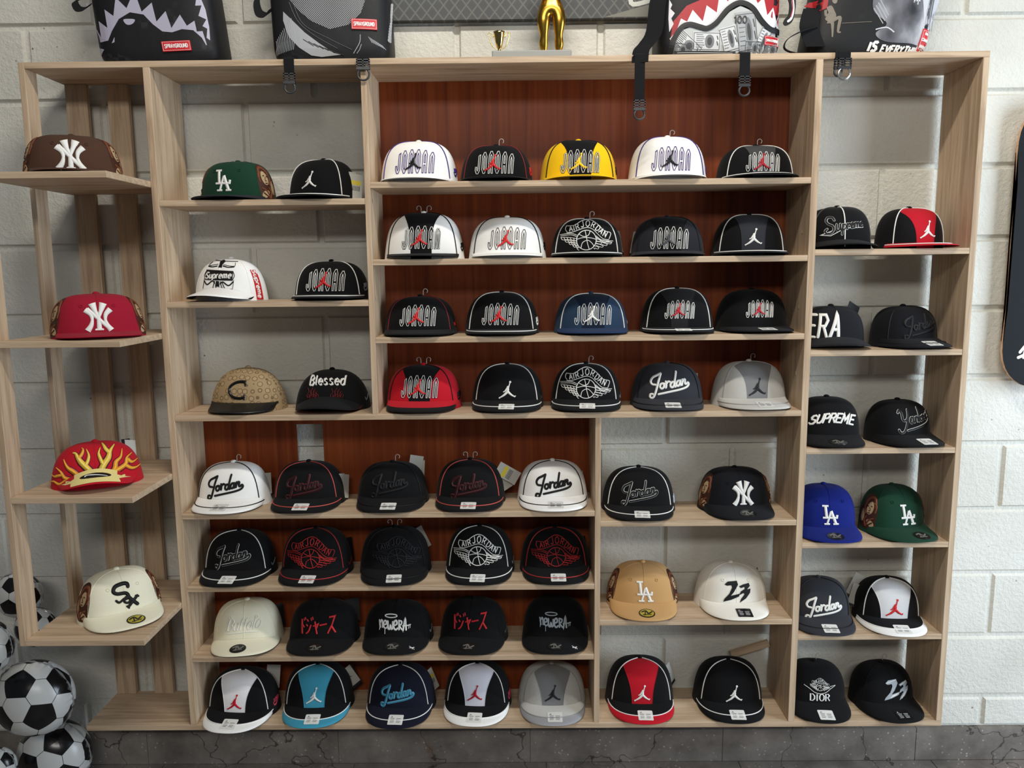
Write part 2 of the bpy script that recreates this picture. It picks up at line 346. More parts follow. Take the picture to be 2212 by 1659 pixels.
def text_items(txt, h, w, col='a', cx=0, cy=0, slant=0.0, rise=0.0, sp=0.14, wx=1.0, arch=0.0, **kw):
    x = 0; out = []
    for ch in txt:
        for pl in GL[ch]: out.append([(x+p[0]*wx, p[1]) for p in pl])
        x += (ADV.get(ch, .60 if ch.islower() else .68)+sp)*wx
    x -= sp*wx; r = []
    for pl in out:
        q = []
        for px, py in pl:
            u = (px-x/2); q.append((cx+(u+py*slant)*h, cy+(py-.5+u*rise-arch*u*u)*h))
        r.append(dict(col=col, pts=q, w=w, **kw))
    return r
def S_(pts, w, col='a', **kw): return dict(col=col, pts=pts, w=w, **kw)
def xf(items, sc, dx=0, dy=0, rot=0):
    c, s = math.cos(rot), math.sin(rot); out = []
    for it in items:
        d = dict(it); d['pts'] = [((p[0]*c-p[1]*s)*sc+dx, (p[0]*s+p[1]*c)*sc+dy) for p in it['pts']]; d['w'] = it.get('w', 0)*sc; out.append(d)
    return out
def e_block(wd=.104, h=.060, lw=.0014, col='a', under=None, jump='c', jw=.042, skip=()):
    """six tall narrow outlined letters with a leaping figure over the middle"""
    O = ([(.35,0),(.65,0),(1,.9),(1,3.7),(.65,4.6),(.35,4.6),(0,3.7),(0,.9)], [(.5,.7),(.66,1.2),(.66,3.4),(.5,3.9),(.34,3.4),(.34,1.2)])
    L = [[[(1,4.5),(1,.8),(.7,0),(.3,0),(0,.8),(0,1.6),(.3,1.6),(.36,.9),(.5,.65),(.64,.95),(.62,4.2)]], O,
         [[(0,0),(.3,0),(.34,1.7),(.5,1.7),(.68,0),(1,0),(.86,2.05),(1,2.6),(1,3.8),(.65,4.6),(.3,4.6),(0,3.7)],[(.34,2.3),(.58,2.3),(.68,2.7),(.68,3.5),(.5,3.9),(.34,3.6)]], O,
         [[(0,0),(.3,0),(.36,1.6),(.64,1.6),(.7,0),(1,0),(1,3.7),(.65,4.6),(.35,4.6),(0,3.7)],[(.36,2.1),(.64,2.1),(.64,3.4),(.5,3.9),(.36,3.4)]],
         [[(0,0),(.3,0),(.36,3.2),(.5,3.9),(.64,3.2),(.7,0),(1,0),(1,3.7),(.65,4.6),(.35,4.6),(0,3.7)]]]
    out = []; pitch = wd/5.66; lw_ = pitch*.66
    for i, let in enumerate(L):
        u = i-2.5; dy = -.0011*u*u*.55
        for pl in let:
            q = [(u*pitch+(p[0]-.5)*lw_+(p[1]/4.6-.5)*.004, (p[1]/4.6-.5)*h*(1-.02*u*u)+dy) for p in pl]
            if under: out.append(S_(q, lw*2.6, under, closed=True, layer=0))
            out.append(S_(q, lw, col, closed=True, layer=1))
    if jump: out += e_jump(jw, jump, -.004, -.003, 3)
    return out
def e_jump(w=.046, col='a', dx=0, dy=0, layer=1):
    """leaping figure with a ball in the raised hand"""
    T_ = lambda p, w_, t: S_(p, w_, col, taper=t, layer=layer, smooth=len(p) > 2)
    I = [T_([(.54,.62),(.60,.80),(.655,.98)], 1, (.10,.07,.05)), T_([(.52,.72),(.515,.60),(.52,.40)], 1, (.12,.19,.15)), T_([(.46,.64),(.37,.50),(.25,.43)], 1, (.09,.075,.05)),
         T_([(.50,.44),(.30,.25),(.06,.10)], 1, (.16,.12,.06)), T_([(.09,.13),(.0,.06)], 1, (.07,.09)), T_([(.54,.44),(.74,.26),(.94,.15)], 1, (.16,.12,.06)), T_([(.91,.14),(1.0,.21)], 1, (.09,.06))]
    def disc(x, y, r): return dict(col=col, pts=[(x+r*math.cos(k*PI/6), y+r*math.sin(k*PI/6)) for k in range(12)], w=0, fill=True, layer=layer)
    I += [disc(.67, 1.02, .065), disc(.535, .73, .062)]
    return [dict(d, pts=[((p[0]-.5)*w+dx, (p[1]-.52)*w+dy) for p in d['pts']], w=d['w']*w) for d in I]
SCR = [[(1.6,1.5),(.7,1.6),(.35,2.4),(.9,3.4),(2.0,4.0),(3.0,4.5)], [(3.0,4.5),(2.4,2.6),(1.9,.6),(1.3,-1.4),(.7,-2.1),(.15,-1.8),(.3,-1.1),(.9,-1.0)],
       [(3.5,1.9),(2.95,1.7),(2.75,1.0),(3.1,.5),(3.65,.8),(3.8,1.5),(3.5,1.9),(4.2,1.7)], [(4.3,2.4),(4.4,1.5),(4.3,.8)], [(4.4,1.8),(4.9,2.4),(5.4,2.3)],
       [(6.6,2.2),(6.0,2.3),(5.55,1.7),(5.6,1.0),(6.1,.9),(6.5,1.5)], [(7.05,4.9),(6.75,3.2),(6.5,1.6),(6.7,1.05),(7.1,1.3)],
       [(8.1,2.6),(7.5,2.6),(7.1,1.9),(7.25,1.3),(7.7,1.3),(8.05,1.9)], [(8.15,2.7),(8.0,1.8),(8.15,1.4),(8.5,1.8)],
       [(8.75,2.9),(8.6,1.5)], [(8.65,2.1),(9.1,2.9),(9.45,2.8),(9.4,2.0),(9.7,1.7),(10.2,2.1),(10.45,1.6),(9.9,.9),(8.2,.3),(5.2,-.35),(2.4,-1.0)]]
def script_items(strokes, wd, fw, col, outline=None, ow=0):
    xs = [p[0] for s in strokes for p in s]; ys = [p[1] for s in strokes for p in s]
    k = wd/(max(xs)-min(xs)); mx, my = (max(xs)+min(xs))/2, (max(ys)+min(ys))/2; out = []
    for s in strokes:
        q = [((p[0]-mx)*k, (p[1]-my)*k) for p in s]
        if outline: out.append(S_(q, fw+ow, outline, smooth=True, layer=0, step=.003))
        out.append(S_(q, fw, col, smooth=True, layer=2 if outline else 1, step=.003))
    return out
def e_script(wd=.105, fw=.0058, col='a', outline=None, ow=.0022): return script_items(SCR, wd, fw, col, outline, ow)
YNK = [[(.2,3.6),(.7,4.2),(1.1,3.4),(1.2,1.8),(1.9,1.5),(2.6,2.4),(3.0,4.4)], [(2.7,2.6),(2.2,0),(1.5,-1.6),(.6,-1.8),(.1,-1.0)], [(4.2,2.2),(3.6,2.3),(3.3,1.4),(3.7,.8),(4.2,1.3)], [(4.3,2.4),(4.25,1.3),(4.6,1.0)],
       [(4.9,2.4),(4.8,1.1)], [(4.85,1.8),(5.4,2.5),(5.7,2.1),(5.7,1.2)], [(6.2,4.8),(6.2,1.2)], [(7.0,2.6),(6.3,1.9),(7.0,1.3)], [(7.2,1.9),(7.8,2.3),(7.6,2.8),(7.2,2.3),(7.5,1.5),(8.0,1.8)], [(8.3,2.1),(8.9,2.5),(8.7,3.0),(8.3,2.5),(8.6,1.7),(9.1,2.0)],
       [(10.0,3.6),(9.4,3.4),(9.7,2.8),(10.0,2.3),(9.4,2.0)], [(10.2,1.8),(9,.6),(6,-.4),(2.6,-1.2)]]
SUP = [[(2.4,3.8),(1.9,4.6),(.8,4.6),(.3,3.6),(.9,2.7),(1.9,2.2),(2.2,1.2),(1.6,.2),(.5,.0),(0,.7),(.5,1.3)], [(3.0,2.6),(2.9,1.3),(3.4,.8),(3.9,1.6),(4.0,2.7)], [(4.0,1.8),(4.2,.9)],
       [(4.7,2.6),(4.5,-.3)], [(4.6,2.1),(5.2,2.6),(5.5,1.9),(5.1,1.1),(4.7,1.2)], [(6.0,2.8),(5.9,1.3)], [(6.0,2.2),(6.5,2.8),(6.9,2.6)], [(7.0,2.0),(7.6,2.5),(7.4,3.0),(7.0,2.4),(7.2,1.6),(7.8,1.8)],
       [(8.1,3.0),(8.0,1.7)], [(8.1,2.5),(8.5,3.1),(8.8,2.8),(8.8,1.8)], [(8.8,2.5),(9.2,3.1),(9.5,2.8),(9.5,1.9)], [(9.8,2.4),(10.4,2.7),(10.2,3.2),(9.8,2.7),(10.0,1.9),(10.6,2.1)]]
def e_wings(R=.0225, lw=.0016, col='a', full=True):
    """ball between feather lines under a lettered banner"""
    I = [S_([(math.cos(k*PI/16), math.sin(k*PI/16)) for k in range(32)], .08, closed=True)]
    for p in ([(-.15,1),(.0,.35),(.1,-.25),(.3,-.95)], [(-1,.08),(-.35,.25),(.4,.22),(.99,.06)], [(-.55,-.83),(-.38,-.25),(.15,-.02),(.55,-.3),(.78,-.62)], [(-.78,.62),(-.25,.36),(.2,.5),(.38,.92)]): I.append(S_(p, .07, smooth=True))
    I.append(S_([(-1.95,.85),(-2.15,1.15),(-2.05,1.5),(-1.8,1.5),(-1.2,1.55),(-.6,1.95),(0,2.15),(.6,2.0),(1.2,1.55),(1.8,.95),(2.45,.72),(2.3,.1)], .06, smooth=True))
    I.append(S_([(-2.0,.78),(-1.4,.85),(-.8,1.05),(0,1.28),(.6,1.12),(1.15,.6),(1.7,.12),(2.3,.02)], .06, smooth=True))
    for ch, x, y, a, s in (('A',-1.72,.92,8,.5), ('I',-1.30,1.0,10,.5), ('R',-1.02,1.08,18,.55), ('J',-.52,1.32,12,.62), ('O',-.08,1.42,-4,.6), ('R',.42,1.36,-22,.58), ('D',.86,1.08,-38,.56), ('A',1.20,.78,-38,.54), ('N',1.62,.42,-26,.56)):
        a = math.radians(a)
        for pl in GL[ch]: I.append(S_([(x+(p[0]*math.cos(a)-p[1]*math.sin(a))*s, y+(p[0]*math.sin(a)+p[1]*math.cos(a))*s) for p in pl], .085))
    I += [S_([(-.95,.5),(-1.6,.72),(-2.7,.62)], .06, smooth=True), S_([(-.98,.36),(-1.6,.56),(-2.65,.48)], .06, smooth=True), S_([(.98,.42),(1.6,-.02),(2.7,-.1)], .06, smooth=True), S_([(1.0,.28),(1.6,-.14),(2.6,-.24)], .06, smooth=True)]
    for r in range(5):
        xa, ya, xb, yb, n = -.97+.10*max(0, r-2), .16-.24*r, -2.62+.40*r, .34-.25*r, 5-r
        I.append(S_([(xa, ya), ((xa+xb)/2, (ya+yb)/2+.06), (xb, yb)], .055, smooth=True))
        for k in range(n):
            u0, u1 = k/n, (k+1)/n; P0 = (xb+(xa-xb)*u0, yb+(ya-yb)*u0); P1 = (xb+(xa-xb)*u1, yb+(ya-yb)*u1)
            I.append(S_([P0, (P0[0]+.10, P0[1]-.20), ((P0[0]+P1[0])/2+.1, (P0[1]+P1[1])/2-.27), (P1[0]+.05, P1[1]-.20)], .055, smooth=True))
        xa, ya, xb, yb, n = .98-.12*max(0, r-2), .10-.24*r, 2.55-.42*r, -.26-.17*r, max(1, 3-r)
        I.append(S_([(xa, ya), ((xa+xb)/2, (ya+yb)/2+.05), (xb, yb)], .055, smooth=True))
        if r < 4:
            for k in range(n):
                u0, u1 = k/n, (k+1)/n; P0 = (xb+(xa-xb)*u0, yb+(ya-yb)*u0); P1 = (xb+(xa-xb)*u1, yb+(ya-yb)*u1)
                I.append(S_([P0, (P0[0]-.12, P0[1]-.14), (P1[0], P1[1]-.18)], .05, smooth=True))
    return xf([dict(i, layer=1) for i in I], R, 0, -.3*R) if lw is None else [dict(d, w=max(lw*.75, d['w'])) for d in xf([dict(i, layer=1) for i in I], R, 0, -.35*R)]
def e_ny(w=.058, col='a'):
    T_ = lambda p, t, **k: S_(p, 1, col, taper=t, layer=1, smooth=len(p) > 2, **k)
    I = [T_([(.02,.80),(.22,.62),(.26,.40),(.20,.18),(.06,-.02)], (.24,.11,.24)), T_([(.98,.80),(.80,.62),(.76,.40),(.82,.18),(.96,-.02)], (.24,.11,.24)), T_([(.10,.84),(.84,.10)], (.15,.15)),
         T_([(.30,1.04),(.40,.74),(.50,.52)], (.30,.16,.12)), T_([(.72,1.04),(.61,.74),(.52,.52)], (.30,.16,.12)), T_([(.51,.56),(.51,.0)], (.14,.20)), S_([(.38,.02),(.64,.02)], .08, col, layer=1)]
    return [dict(d, pts=[((p[0]-.5)*w, (p[1]-.5)*w*1.08) for p in d['pts']], w=d['w']*w) for d in I]
def e_la(w=.044, col='a'):
    b = .17
    I = [S_([(.02,1.2),(.42,1.2)], .12, col), S_([(.22,1.2),(.30,.42)], b, col), S_([(.06,.42),(1.0,.42)], .13, col), S_([(.96,.38),(.99,.62)], .15, col), S_([(.58,.86),(.34,.0)], .13, col), S_([(.58,.88),(.92,.0)], .19, col), S_([(.16,.0),(.52,.0)], .12, col), S_([(.74,.0),(1.1,.0)], .12, col)]
    return [dict(d, pts=[((p[0]-.55)*w, (p[1]-.6)*w) for p in d['pts']], w=d['w']*w, layer=1, butt=True) for d in I]
def e_sox(w=.052, col='a'):
    I = [S_([(.62,.92),(.60,1.04),(.42,1.08),(.12,1.02),(.02,.84),(.16,.72),(.48,.68),(.58,.54),(.5,.44)], .15, col, smooth=True), S_([(.08,.44),(.2,.34),(.42,.46),(.40,.32),(.54,.24),(.66,.36),(.60,.52),(.48,.5),(.42,.4)], .10, col, smooth=True),
         S_([(.54,.06),(.94,.44)], .13, col), S_([(.60,.46),(.92,.08)], .15, col), S_([(.88,.46),(1.0,.40)], .08, col), S_([(.48,.1),(.56,.0)], .08, col)]
    return [dict(d, pts=[((p[0]-.5)*w*1.15, (p[1]-.55)*w*1.15) for p in d['pts']], w=d['w']*w*1.15, layer=1) for d in I]
def e_23(w=.07, col='a', hi=None):
    P = lambda pts, c=col, l=1: dict(col=c, pts=[((p[0]-.5)*w, (p[1]-.36)*w) for p in pts], w=0, fill=True, layer=l)
    I = [P([(.08,.62),(.20,.72),(.52,.75),(.56,.62),(.40,.36),(.28,.22),(.62,.30),(.66,.38),(.58,.20),(.30,.08),(.02,.0),(.06,.10),(.24,.30),(.34,.52),(.32,.60),(.16,.58)]),
         P([(.60,.56),(.74,.62),(.96,.66),(1.0,.56),(.88,.44),(1.02,.46),(1.0,.32),(.84,.12),(.62,-.02),(.66,.10),(.80,.28),(.74,.32),(.62,.26),(.66,.38),(.80,.46),(.80,.54),(.66,.50)])]
    if hi:
        I += [S_([((.22+.03*k-.5)*w, (.10+.025*k-.36)*w), ((.50+.02*k-.5)*w, (.20+.025*k-.36)*w)], .0008, hi, layer=2) for k in range(4)]
        I += [S_([((.10-.5)*w,(.63-.36)*w), ((.50-.5)*w,(.73-.36)*w)], .002, hi, layer=2), S_([((.64-.5)*w,(.55-.36)*w), ((.94-.5)*w,(.63-.36)*w)], .002, hi, layer=2), S_([((.70-.5)*w,(.04-.36)*w), ((.94-.5)*w,(.36-.36)*w)], .0015, hi, layer=2)]
    return I
def e_kana(w=.1, col='a'):
    I = [S_([(.06,.62),(.08,0)], .09), S_([(.09,.40),(.20,.28)], .08), S_([(.16,.66),(.19,.56)], .05), S_([(.23,.70),(.26,.60)], .05),
         S_([(.34,.62),(.42,.54)], .07), S_([(.31,.42),(.39,.34)], .07), S_([(.30,.02),(.44,.14),(.56,.42)], .08, smooth=True), S_([(.54,.70),(.58,.58)], .05), S_([(.62,.74),(.66,.62)], .05),
         S_([(.68,.36),(.94,.46),(.86,.28)], .075), S_([(.76,.56),(.88,.02)], .08),
         S_([(1.02,.40),(1.40,.46)], .08), S_([(1.48,.72),(1.76,.74),(1.64,.40),(1.44,.04)], .08), S_([(1.62,.36),(1.82,.06)], .09)]
    k = w/1.8
    return [dict(d, col=col, pts=[((p[0]-.93)*k, (p[1]-.37)*k*1.15) for p in d['pts']], w=d['w']*k, layer=1, butt=True) for d in I]
def e_tagger(w=.092, col='a'):
    """rounded spray-can lettering with a halo and drips"""
    q = lambda p, t=.11, **k: S_(p, t, smooth=len(p) > 2, **k)
    I = [q([(.04,.72),(.10,.30)], .10), q([(.08,.58),(.18,.74),(.24,.62),(.26,.32)], .10), q([(.32,.46),(.50,.54),(.46,.72),(.34,.66),(.32,.40),(.44,.26),(.56,.34)], .10), q([(.60,.70),(.62,.30),(.72,.22),(.78,.44),(.82,.24),(.92,.28),(.94,.66)], .12),
         q([(1.0,.44),(1.2,.54),(1.16,.74),(1.02,.66),(1.0,.36),(1.12,.18),(1.26,.28)], .12), q([(1.34,.74),(1.36,.20)], .11), q([(1.34,.74),(1.52,.68),(1.48,.50),(1.36,.46),(1.54,.20)], .10), q([(1.62,.14),(1.74,.82),(1.82,.16)], .11), q([(1.60,.42),(1.86,.42),(2.08,.46)], .08),
         S_([(.80+.40*math.cos(k*PI/10), 1.0+.09*math.sin(k*PI/10)) for k in range(20)], .06, closed=True), q([(.42,.24),(.42,-.10)], .035), q([(1.98,.42),(1.98,.22)], .035), q([(2.07,.44),(2.07,.26)], .035), q([(.06,.34),(.06,.14)], .03), q([(1.62,.12),(1.62,.02)], .03)]
    k = w/2.1
    return [dict(d, col=col, pts=[((p[0]-1.03)*k, (p[1]-.5)*k) for p in d['pts']], w=d['w']*k, layer=1) for d in I]
def e_bandana(w=.082):
    k = w
    F = lambda pts, l=1, c='a': dict(col=c, pts=[(p[0]*k, p[1]*k) for p in pts], w=0, fill=True, layer=l)
    L = lambda pts, t=.012, c='a', **kw: S_([(p[0]*k, p[1]*k) for p in pts], t*k, c, layer=1, smooth=True, **kw)
    I = [F([(-.52,.18),(.5,.12),(.52,-.2),(-.5,-.16)])]
    I += [dict(d, layer=3) for d in xf(text_items('Supreme', .20, .036, 'b', slant=.18, sp=.07), k, -.01*k, -.02*k)]
    I += [F([(-.1,.46),(-.04,.5),(.04,.49),(.1,.45),(.06,.34),(.08,.24),(-.06,.25),(-.05,.34)]), L([(-.42,.5),(0,.46),(.5,.44)]), L([(-.5,.3),(-.3,.27),(-.1,.3)], .03), L([(.1,.3),(.3,.25),(.5,.26)], .03), L([(-.42,.44),(-.46,.32),(-.1,.36)]), L([(.46,.4),(.48,.28),(.1,.34)]),
          L([(-.5,.14),(-.56,0),(-.5,-.14)], .02), L([(.5,.1),(.56,-.04),(.52,-.18)], .02), L([(-.54,-.2),(-.4,-.32),(-.2,-.2),(-.1,-.28)], .04), L([(.54,-.24),(.4,-.36),(.2,-.24),(.1,-.3)], .04), L([(-.1,-.2),(-.16,-.42),(-.06,-.46),(-.04,-.24)], .025), L([(.1,-.22),(.18,-.44),(.28,-.48),(.16,-.24)], .025), F([(-.05,-.2),(.05,-.21),(.08,-.4),(-.08,-.38)]),
          L([(-.54,-.12),(-.58,-.46)], .012), L([(.56,-.18),(.52,-.5),(.34,-.66)], .014), L([(.2,-.56),(.42,-.54)]), L([(.24,-.6),(.44,-.6)]), L([(.2,-.5),(.5,-.48)])]
    return I
FLM = [[(0,0),(-.05,.25),(.08,.45),(0,.75)], [(0,0),(.1,.1),(.08,.3)], [(.12,.08),(.24,.2),(.2,.45),(.34,.8)], [(.34,.3),(.22,.14)], [(.3,.1),(.42,.22),(.36,.5),(.5,.72)], [(.44,.1),(.52,.3)], [(.54,.05),(.6,.3),(.52,.45)]]
def e_blessed(h=.021):
    I = text_items('Blessed', h*1.12, .0062, 'a', 0, .012, sp=.05, nib=math.radians(-40), layer=1, arch=.02)
    for cx in (-.042, .026):
        for pl in FLM: I.append(S_([(cx+p[0]*.045-.012, -.036+p[1]*.036) for p in pl], .0012, 'b', smooth=True, layer=1))
        for pl in FLM[::2]: I.append(S_([(cx+.004+p[0]*.04-.008, -.037+p[1]*.028) for p in pl], .001, 'b', smooth=True, layer=1))
    return I
def e_flames():
    M = lambda pts: [((x-590)/4420, .109-(y-135)/4420-.056) for x, y in pts]
    I = []
    for pts, w in (([(572,480),(545,430),(500,370),(450,310),(420,260),(400,222),(372,215)], .0150), ([(490,350),(520,295),(530,240),(508,185)], .0085), ([(425,265),(458,232),(476,190),(462,172)], .0085),
                   ([(618,480),(642,420),(680,350),(725,290),(742,235),(762,200),(790,172)], .0150), ([(665,350),(642,285),(630,232),(648,182)], .0085), ([(738,235),(706,202),(682,165),(662,146)], .0085),
                   ([(450,500),(405,445),(360,400),(320,370),(295,330),(278,280)], .0125), ([(430,490),(330,492),(272,470),(240,410),(195,370)], .0125), ([(300,492),(220,545),(160,522),(118,548)], .0085), ([(265,440),(205,455),(172,468),(138,458)], .0080),
                   ([(735,490),(785,410),(800,345),(850,300),(866,225)], .0125), ([(770,450),(860,412),(900,380),(912,320),(962,290)], .0125), ([(895,400),(950,445),(1000,452),(1050,440)], .0085), ([(918,335),(960,382),(1022,368)], .0080), ([(590,395),(590,480)], .016)):
        q = M(pts); far = abs(sum(p[0] for p in q)/len(q)) > .03
        for col, k, ly in (('c', 1.45, 0), ('d' if far else 'a', 1.0, 1), ('a' if far else 'b', .42, 2)): I.append(S_(q, w*k, col, taper=(1.0, .85, .16), smooth=True, layer=ly, bead=.0004))
    return I

def e_c(w=.045):
    return [S_([(.5,.42),(.40,.5),(-.05,.46),(-.42,.22),(-.44,-.12),(-.2,-.38),(.2,-.46),(.5,-.40)], .17, 'a', smooth=True, layer=1, bead=.003), S_([(.5,.54),(.52,.28)], .10, 'a', layer=1, bead=.003), S_([(.52,-.26),(.5,-.52)], .10, 'a', layer=1, bead=.003)], w
def e_c_items(w=.046):
    it, w = e_c(w); return xf(it, w)
def e_side(col='a', w=.03):
    """small side stitching: bent tick under block capitals"""
    I = text_items('JUMP', .011, .0018, col, 0, .008, sp=.05, layer=1)
    I += [S_([(-.016,.004),(-.012,-.006),(.0,-.003),(.018,.010)], .0055, col, smooth=True, taper=(.3, 1.0, .1), layer=1)]
    return I
def e_swoosh(col='a', w=.024):
    return [S_([(-.5*w,.1*w),(-.36*w,-.22*w),(0,-.1*w),(.55*w,.34*w)], .22*w, col, smooth=True, taper=(.3, 1.0, .1), layer=1)]

def e_face():
    """brown relief-like patch of curls, cheek and drapery"""
    ov = lambda cx, cy, rx, ry, c, l, n=14, rot=0: dict(col=c, pts=[(cx+rx*math.cos(2*PI*k/n)*math.cos(rot)-ry*math.sin(2*PI*k/n)*math.sin(rot), cy+rx*math.cos(2*PI*k/n)*math.sin(rot)+ry*math.sin(2*PI*k/n)*math.cos(rot)) for k in range(n)], w=0, fill=True, layer=l)
    I = [dict(col='a', pts=[(-.018,-.036),(.014,-.038),(.026,-.02),(.027,.004),(.018,.014),(.02,.03),(.008,.038),(-.012,.036),(-.022,.024),(-.026,.002),(-.024,-.02)], w=0, fill=True, layer=0, smooth=True),
         ov(-.004, .008, .0105, .015, 'b', 1, rot=.25), ov(.0175, -.012, .006, .015, 'b', 1), ov(-.008, -.026, .012, .007, 'b', 1, rot=.5)]
    q = lambda p, w, c: S_(p, w, c, smooth=True, layer=2)
    I += [q([(-.020,.012),(-.016,.026),(-.006,.031),(.006,.028),(.012,.018)], .006, 'c'), q([(-.02,.0),(-.022,.014),(-.014,.02)], .004, 'c'), q([(.008,.02),(.014,.008),(.008,-.006)], .004, 'c'), q([(-.010,.012),(-.005,.013)], .0022, 'a'), q([(.001,.012),(.006,.011)], .0022, 'a'), q([(-.002,.010),(-.005,.003),(-.001,.002)], .0016, 'a'), q([(-.006,-.003),(.001,-.003)], .002, 'a'),
          q([(-.016,-.014),(-.004,-.02),(.004,-.034)], .004, 'c'), q([(-.014,-.024),(-.004,-.03)], .003, 'a'), q([(.004,-.012),(.010,-.022),(.006,-.034)], .004, 'c'), q([(.018,.002),(.021,-.012),(.017,-.026)], .002, 'a')]
    return I

# ------------------------------------------------------------------ the caps
def tag_mat(): return plain('grey_card', 186, 184, 176, 0.6)
CAPS_MADE = {}
def make_cap(label, group, loc, yaw, st):
    root = thing('baseball_cap', label, 'cap', loc, math.radians(yaw), group)
    a, H = st.get('a', .099), st.get('H', .115); bf, bb = st.get('bf', .072), st.get('bb', .052); e = st.get('e', .62); n = 2.35; fl = st.get('flare', .08)
    th0 = math.radians(st.get('th0', 56))
    def RZ(phi):
        z = math.sin(phi)**e if phi > 0 else 0.0
        return (max(0, math.cos(phi))**e)*(1+fl*(1-z)**2), z*H
    def sp(v): return math.copysign(abs(v)**(2/n), v)
    def surf(th, phi):
        R, z = RZ(phi); c = math.cos(th)
        return Vector((a*sp(math.sin(th))*R, -(bf if c > 0 else bb)*sp(c)*R, z))
    def zphi(z): return math.asin(max(0, min(1, (max(z, 0)/H)))**(1/e))
    def front(x, z):
        def pt(x, z):
            R, zz = RZ(zphi(min(z, H*.985))); s = max(-.985, min(.985, x/(a*max(R, 1e-4))))
            return Vector((x, -bf*R*(1-abs(s)**n)**(1/n), z))
        p = pt(x, z); d = .0015; nx = pt(x+d, z)-pt(x-d, z); nz = pt(x, z+d)-pt(x, z-d)
        nr = nx.cross(nz); nr = nr.normalized() if nr.length > 1e-9 else Vector((0, -1, 0))
        if nr.y > 0: nr = -nr
        return p, nr
    def side(s, thm, zc):
        def f(u, v):
            def pt(u, v): return surf(s*(thm+u/.088), zphi(max(.001, min(H*.97, zc+v))))
            p = pt(u, v); nr = (pt(u+.001, v)-pt(u-.001, v)).cross(pt(u, v+.001)-pt(u, v-.001)); nr.normalize()
            c = Vector((p.x, p.y, p.z-H*.4))
            if nr.dot(c) < 0: nr = -nr
            return p, nr
        return f
    NT = st.get('nt', 20)
    ph = [(PI/2)*(t**1.7/(t**1.7+(1-t)**1.7)) for t in [i/NT for i in range(NT)]]+[PI/2]
    main, frontc = st['main'], st.get('front', st['main'])
    def patch(name, ta, tb, nc, m, lab=None):
        mb = MB(); rows = []
        for p in ph:
            A, B = ta(p), tb(p); rows.append([surf(A+(B-A)*j/nc, p) for j in range(nc+1)])
        mb.grid(rows, mi=0); o = mb.build(name, m, root)
        if lab: o['label'] = lab
        return o
    patch('crown', lambda p: th0, lambda p: 2*PI-th0, 28, main)
    cm = st.get('center')
    if cm:
        x0, x1, pw = st.get('cen', (.027, .040, 4))
        def tc(p):
            R, z = RZ(p); s = (x0+x1*(z/H)**pw)/(a*max(R, 1e-4)); return min(th0, math.asin(min(1, s)**(n/2)))
        patch('front_panel', lambda p: -th0, lambda p: -tc(p), 7, frontc); patch('front_panel', tc, lambda p: th0, 7, frontc)
        patch('center_panel', lambda p: -tc(p), tc, 8, cm, st.get('cenlab', 'contrasting centre panel'))
        for s in (-1, 1):
            mb = MB(); mb.tube([surf(s*tc(p), p)*1.002 for p in ph[1:-4]], .0006, 5)
            mb.build('panel_seam', st.get('seam', cm), root)
    else:
        patch('front_panel', lambda p: -th0, lambda p: th0, 18, frontc)
    if st.get('pipe'):
        for s in (-1, 1):
            mb = MB(); mb.tube([surf(s*th0, p)+Vector((s*.0003, -.0008, .0006)) for p in ph[1:-1]], st.get('pw', .0015), 6); mb.build('piping', st['pipe'], root)
    elif st.get('six', True):
        for th in ((-th0, th0)+((0,) if st.get('six') else ())):
            mb = MB(); mb.tube([surf(th, p)*1.001 for p in ph[1:-1]], .0007, 5); mb.build('panel_seam', frontc, root)
    if st.get('midpipe'):
        mb = MB(); mb.tube([surf(0, p)+Vector((0, -.0008, .0005)) for p in ph[1:-1]], .0015, 6); mb.build('piping', st['midpipe'], root)
    mb = MB(); mb.lathe([(.0001, .0062), (.004, .0058), (.0075, .0036), (.0085, 0), (.0075, -.002)], 12, (0, 0, H)); mb.build('button', st.get('button', main), root)
    if st.get('eye'):
        for s in (-1, 1):
            p, nr = front(s*.036, H*.74); t1 = nr.orthogonal().normalized(); t2 = nr.cross(t1)
            mb = MB(); mb.tube([p+nr*.0006+(t1*math.cos(k*PI/5)+t2*math.sin(k*PI/5))*.0036 for k in range(10)], .0009, 5, True); mb.build('eyelet', frontc, root)
    # visor
    L, bw, cv = st.get('L', .084), st.get('bw', .097), st.get('curve', .003); thb = math.radians(69)
    NW, NU = 12, 28; zi = .011 if (loc[2] > 1.1 or cv > .008) else .021
    def vis(u, w):
        th = u*thb; R0 = 1+fl*.9; s_ = sp(math.sin(th)); i = Vector((a*s_*R0*.985, -bf*sp(math.cos(th))*R0*.985, 0))
        al = u*PI/2; ys = -bf*sp(math.cos(thb))*R0+.004
        ox = bw*math.copysign(abs(math.sin(al))**.86, al); oy = ys-(L+bf*(1-sp(math.cos(thb)))-.004)*abs(math.cos(al))**.80
        x, y = i.x+(ox-i.x)*w, i.y+(oy-i.y)*w
        z = zi*(1-w)+.0035*w+cv*(1-min(1, (x/bw)**2))*(1.25-.5*w if cv > .008 else .4+.6*w)
        return Vector((x, y, z))
    us = [-1+2*j/NU for j in range(NU+1)]; ed = .63
    def vpart(name, w0, w1, m, k, lab=None):
        mb = MB(); ws = [w0+(w1-w0)*q/k for q in range(k+1)]; th_ = Vector((0, 0, .0034))
        mb.grid([[vis(u, w)+th_*(.6 if w == 1 else 1) for u in us] for w in ws]+([[vis(u, 1)*1.0+Vector((0, -.0006, .0008)) for u in us]] if w1 == 1 else []))
        if not st.get('under') or w1 < 1: mb.grid([[vis(u, w) for u in us] for w in reversed(ws)])
        o = mb.build(name, m, root)
        if lab: o['label'] = lab
    vm = st.get('visor', frontc); vem = st.get('vedge')
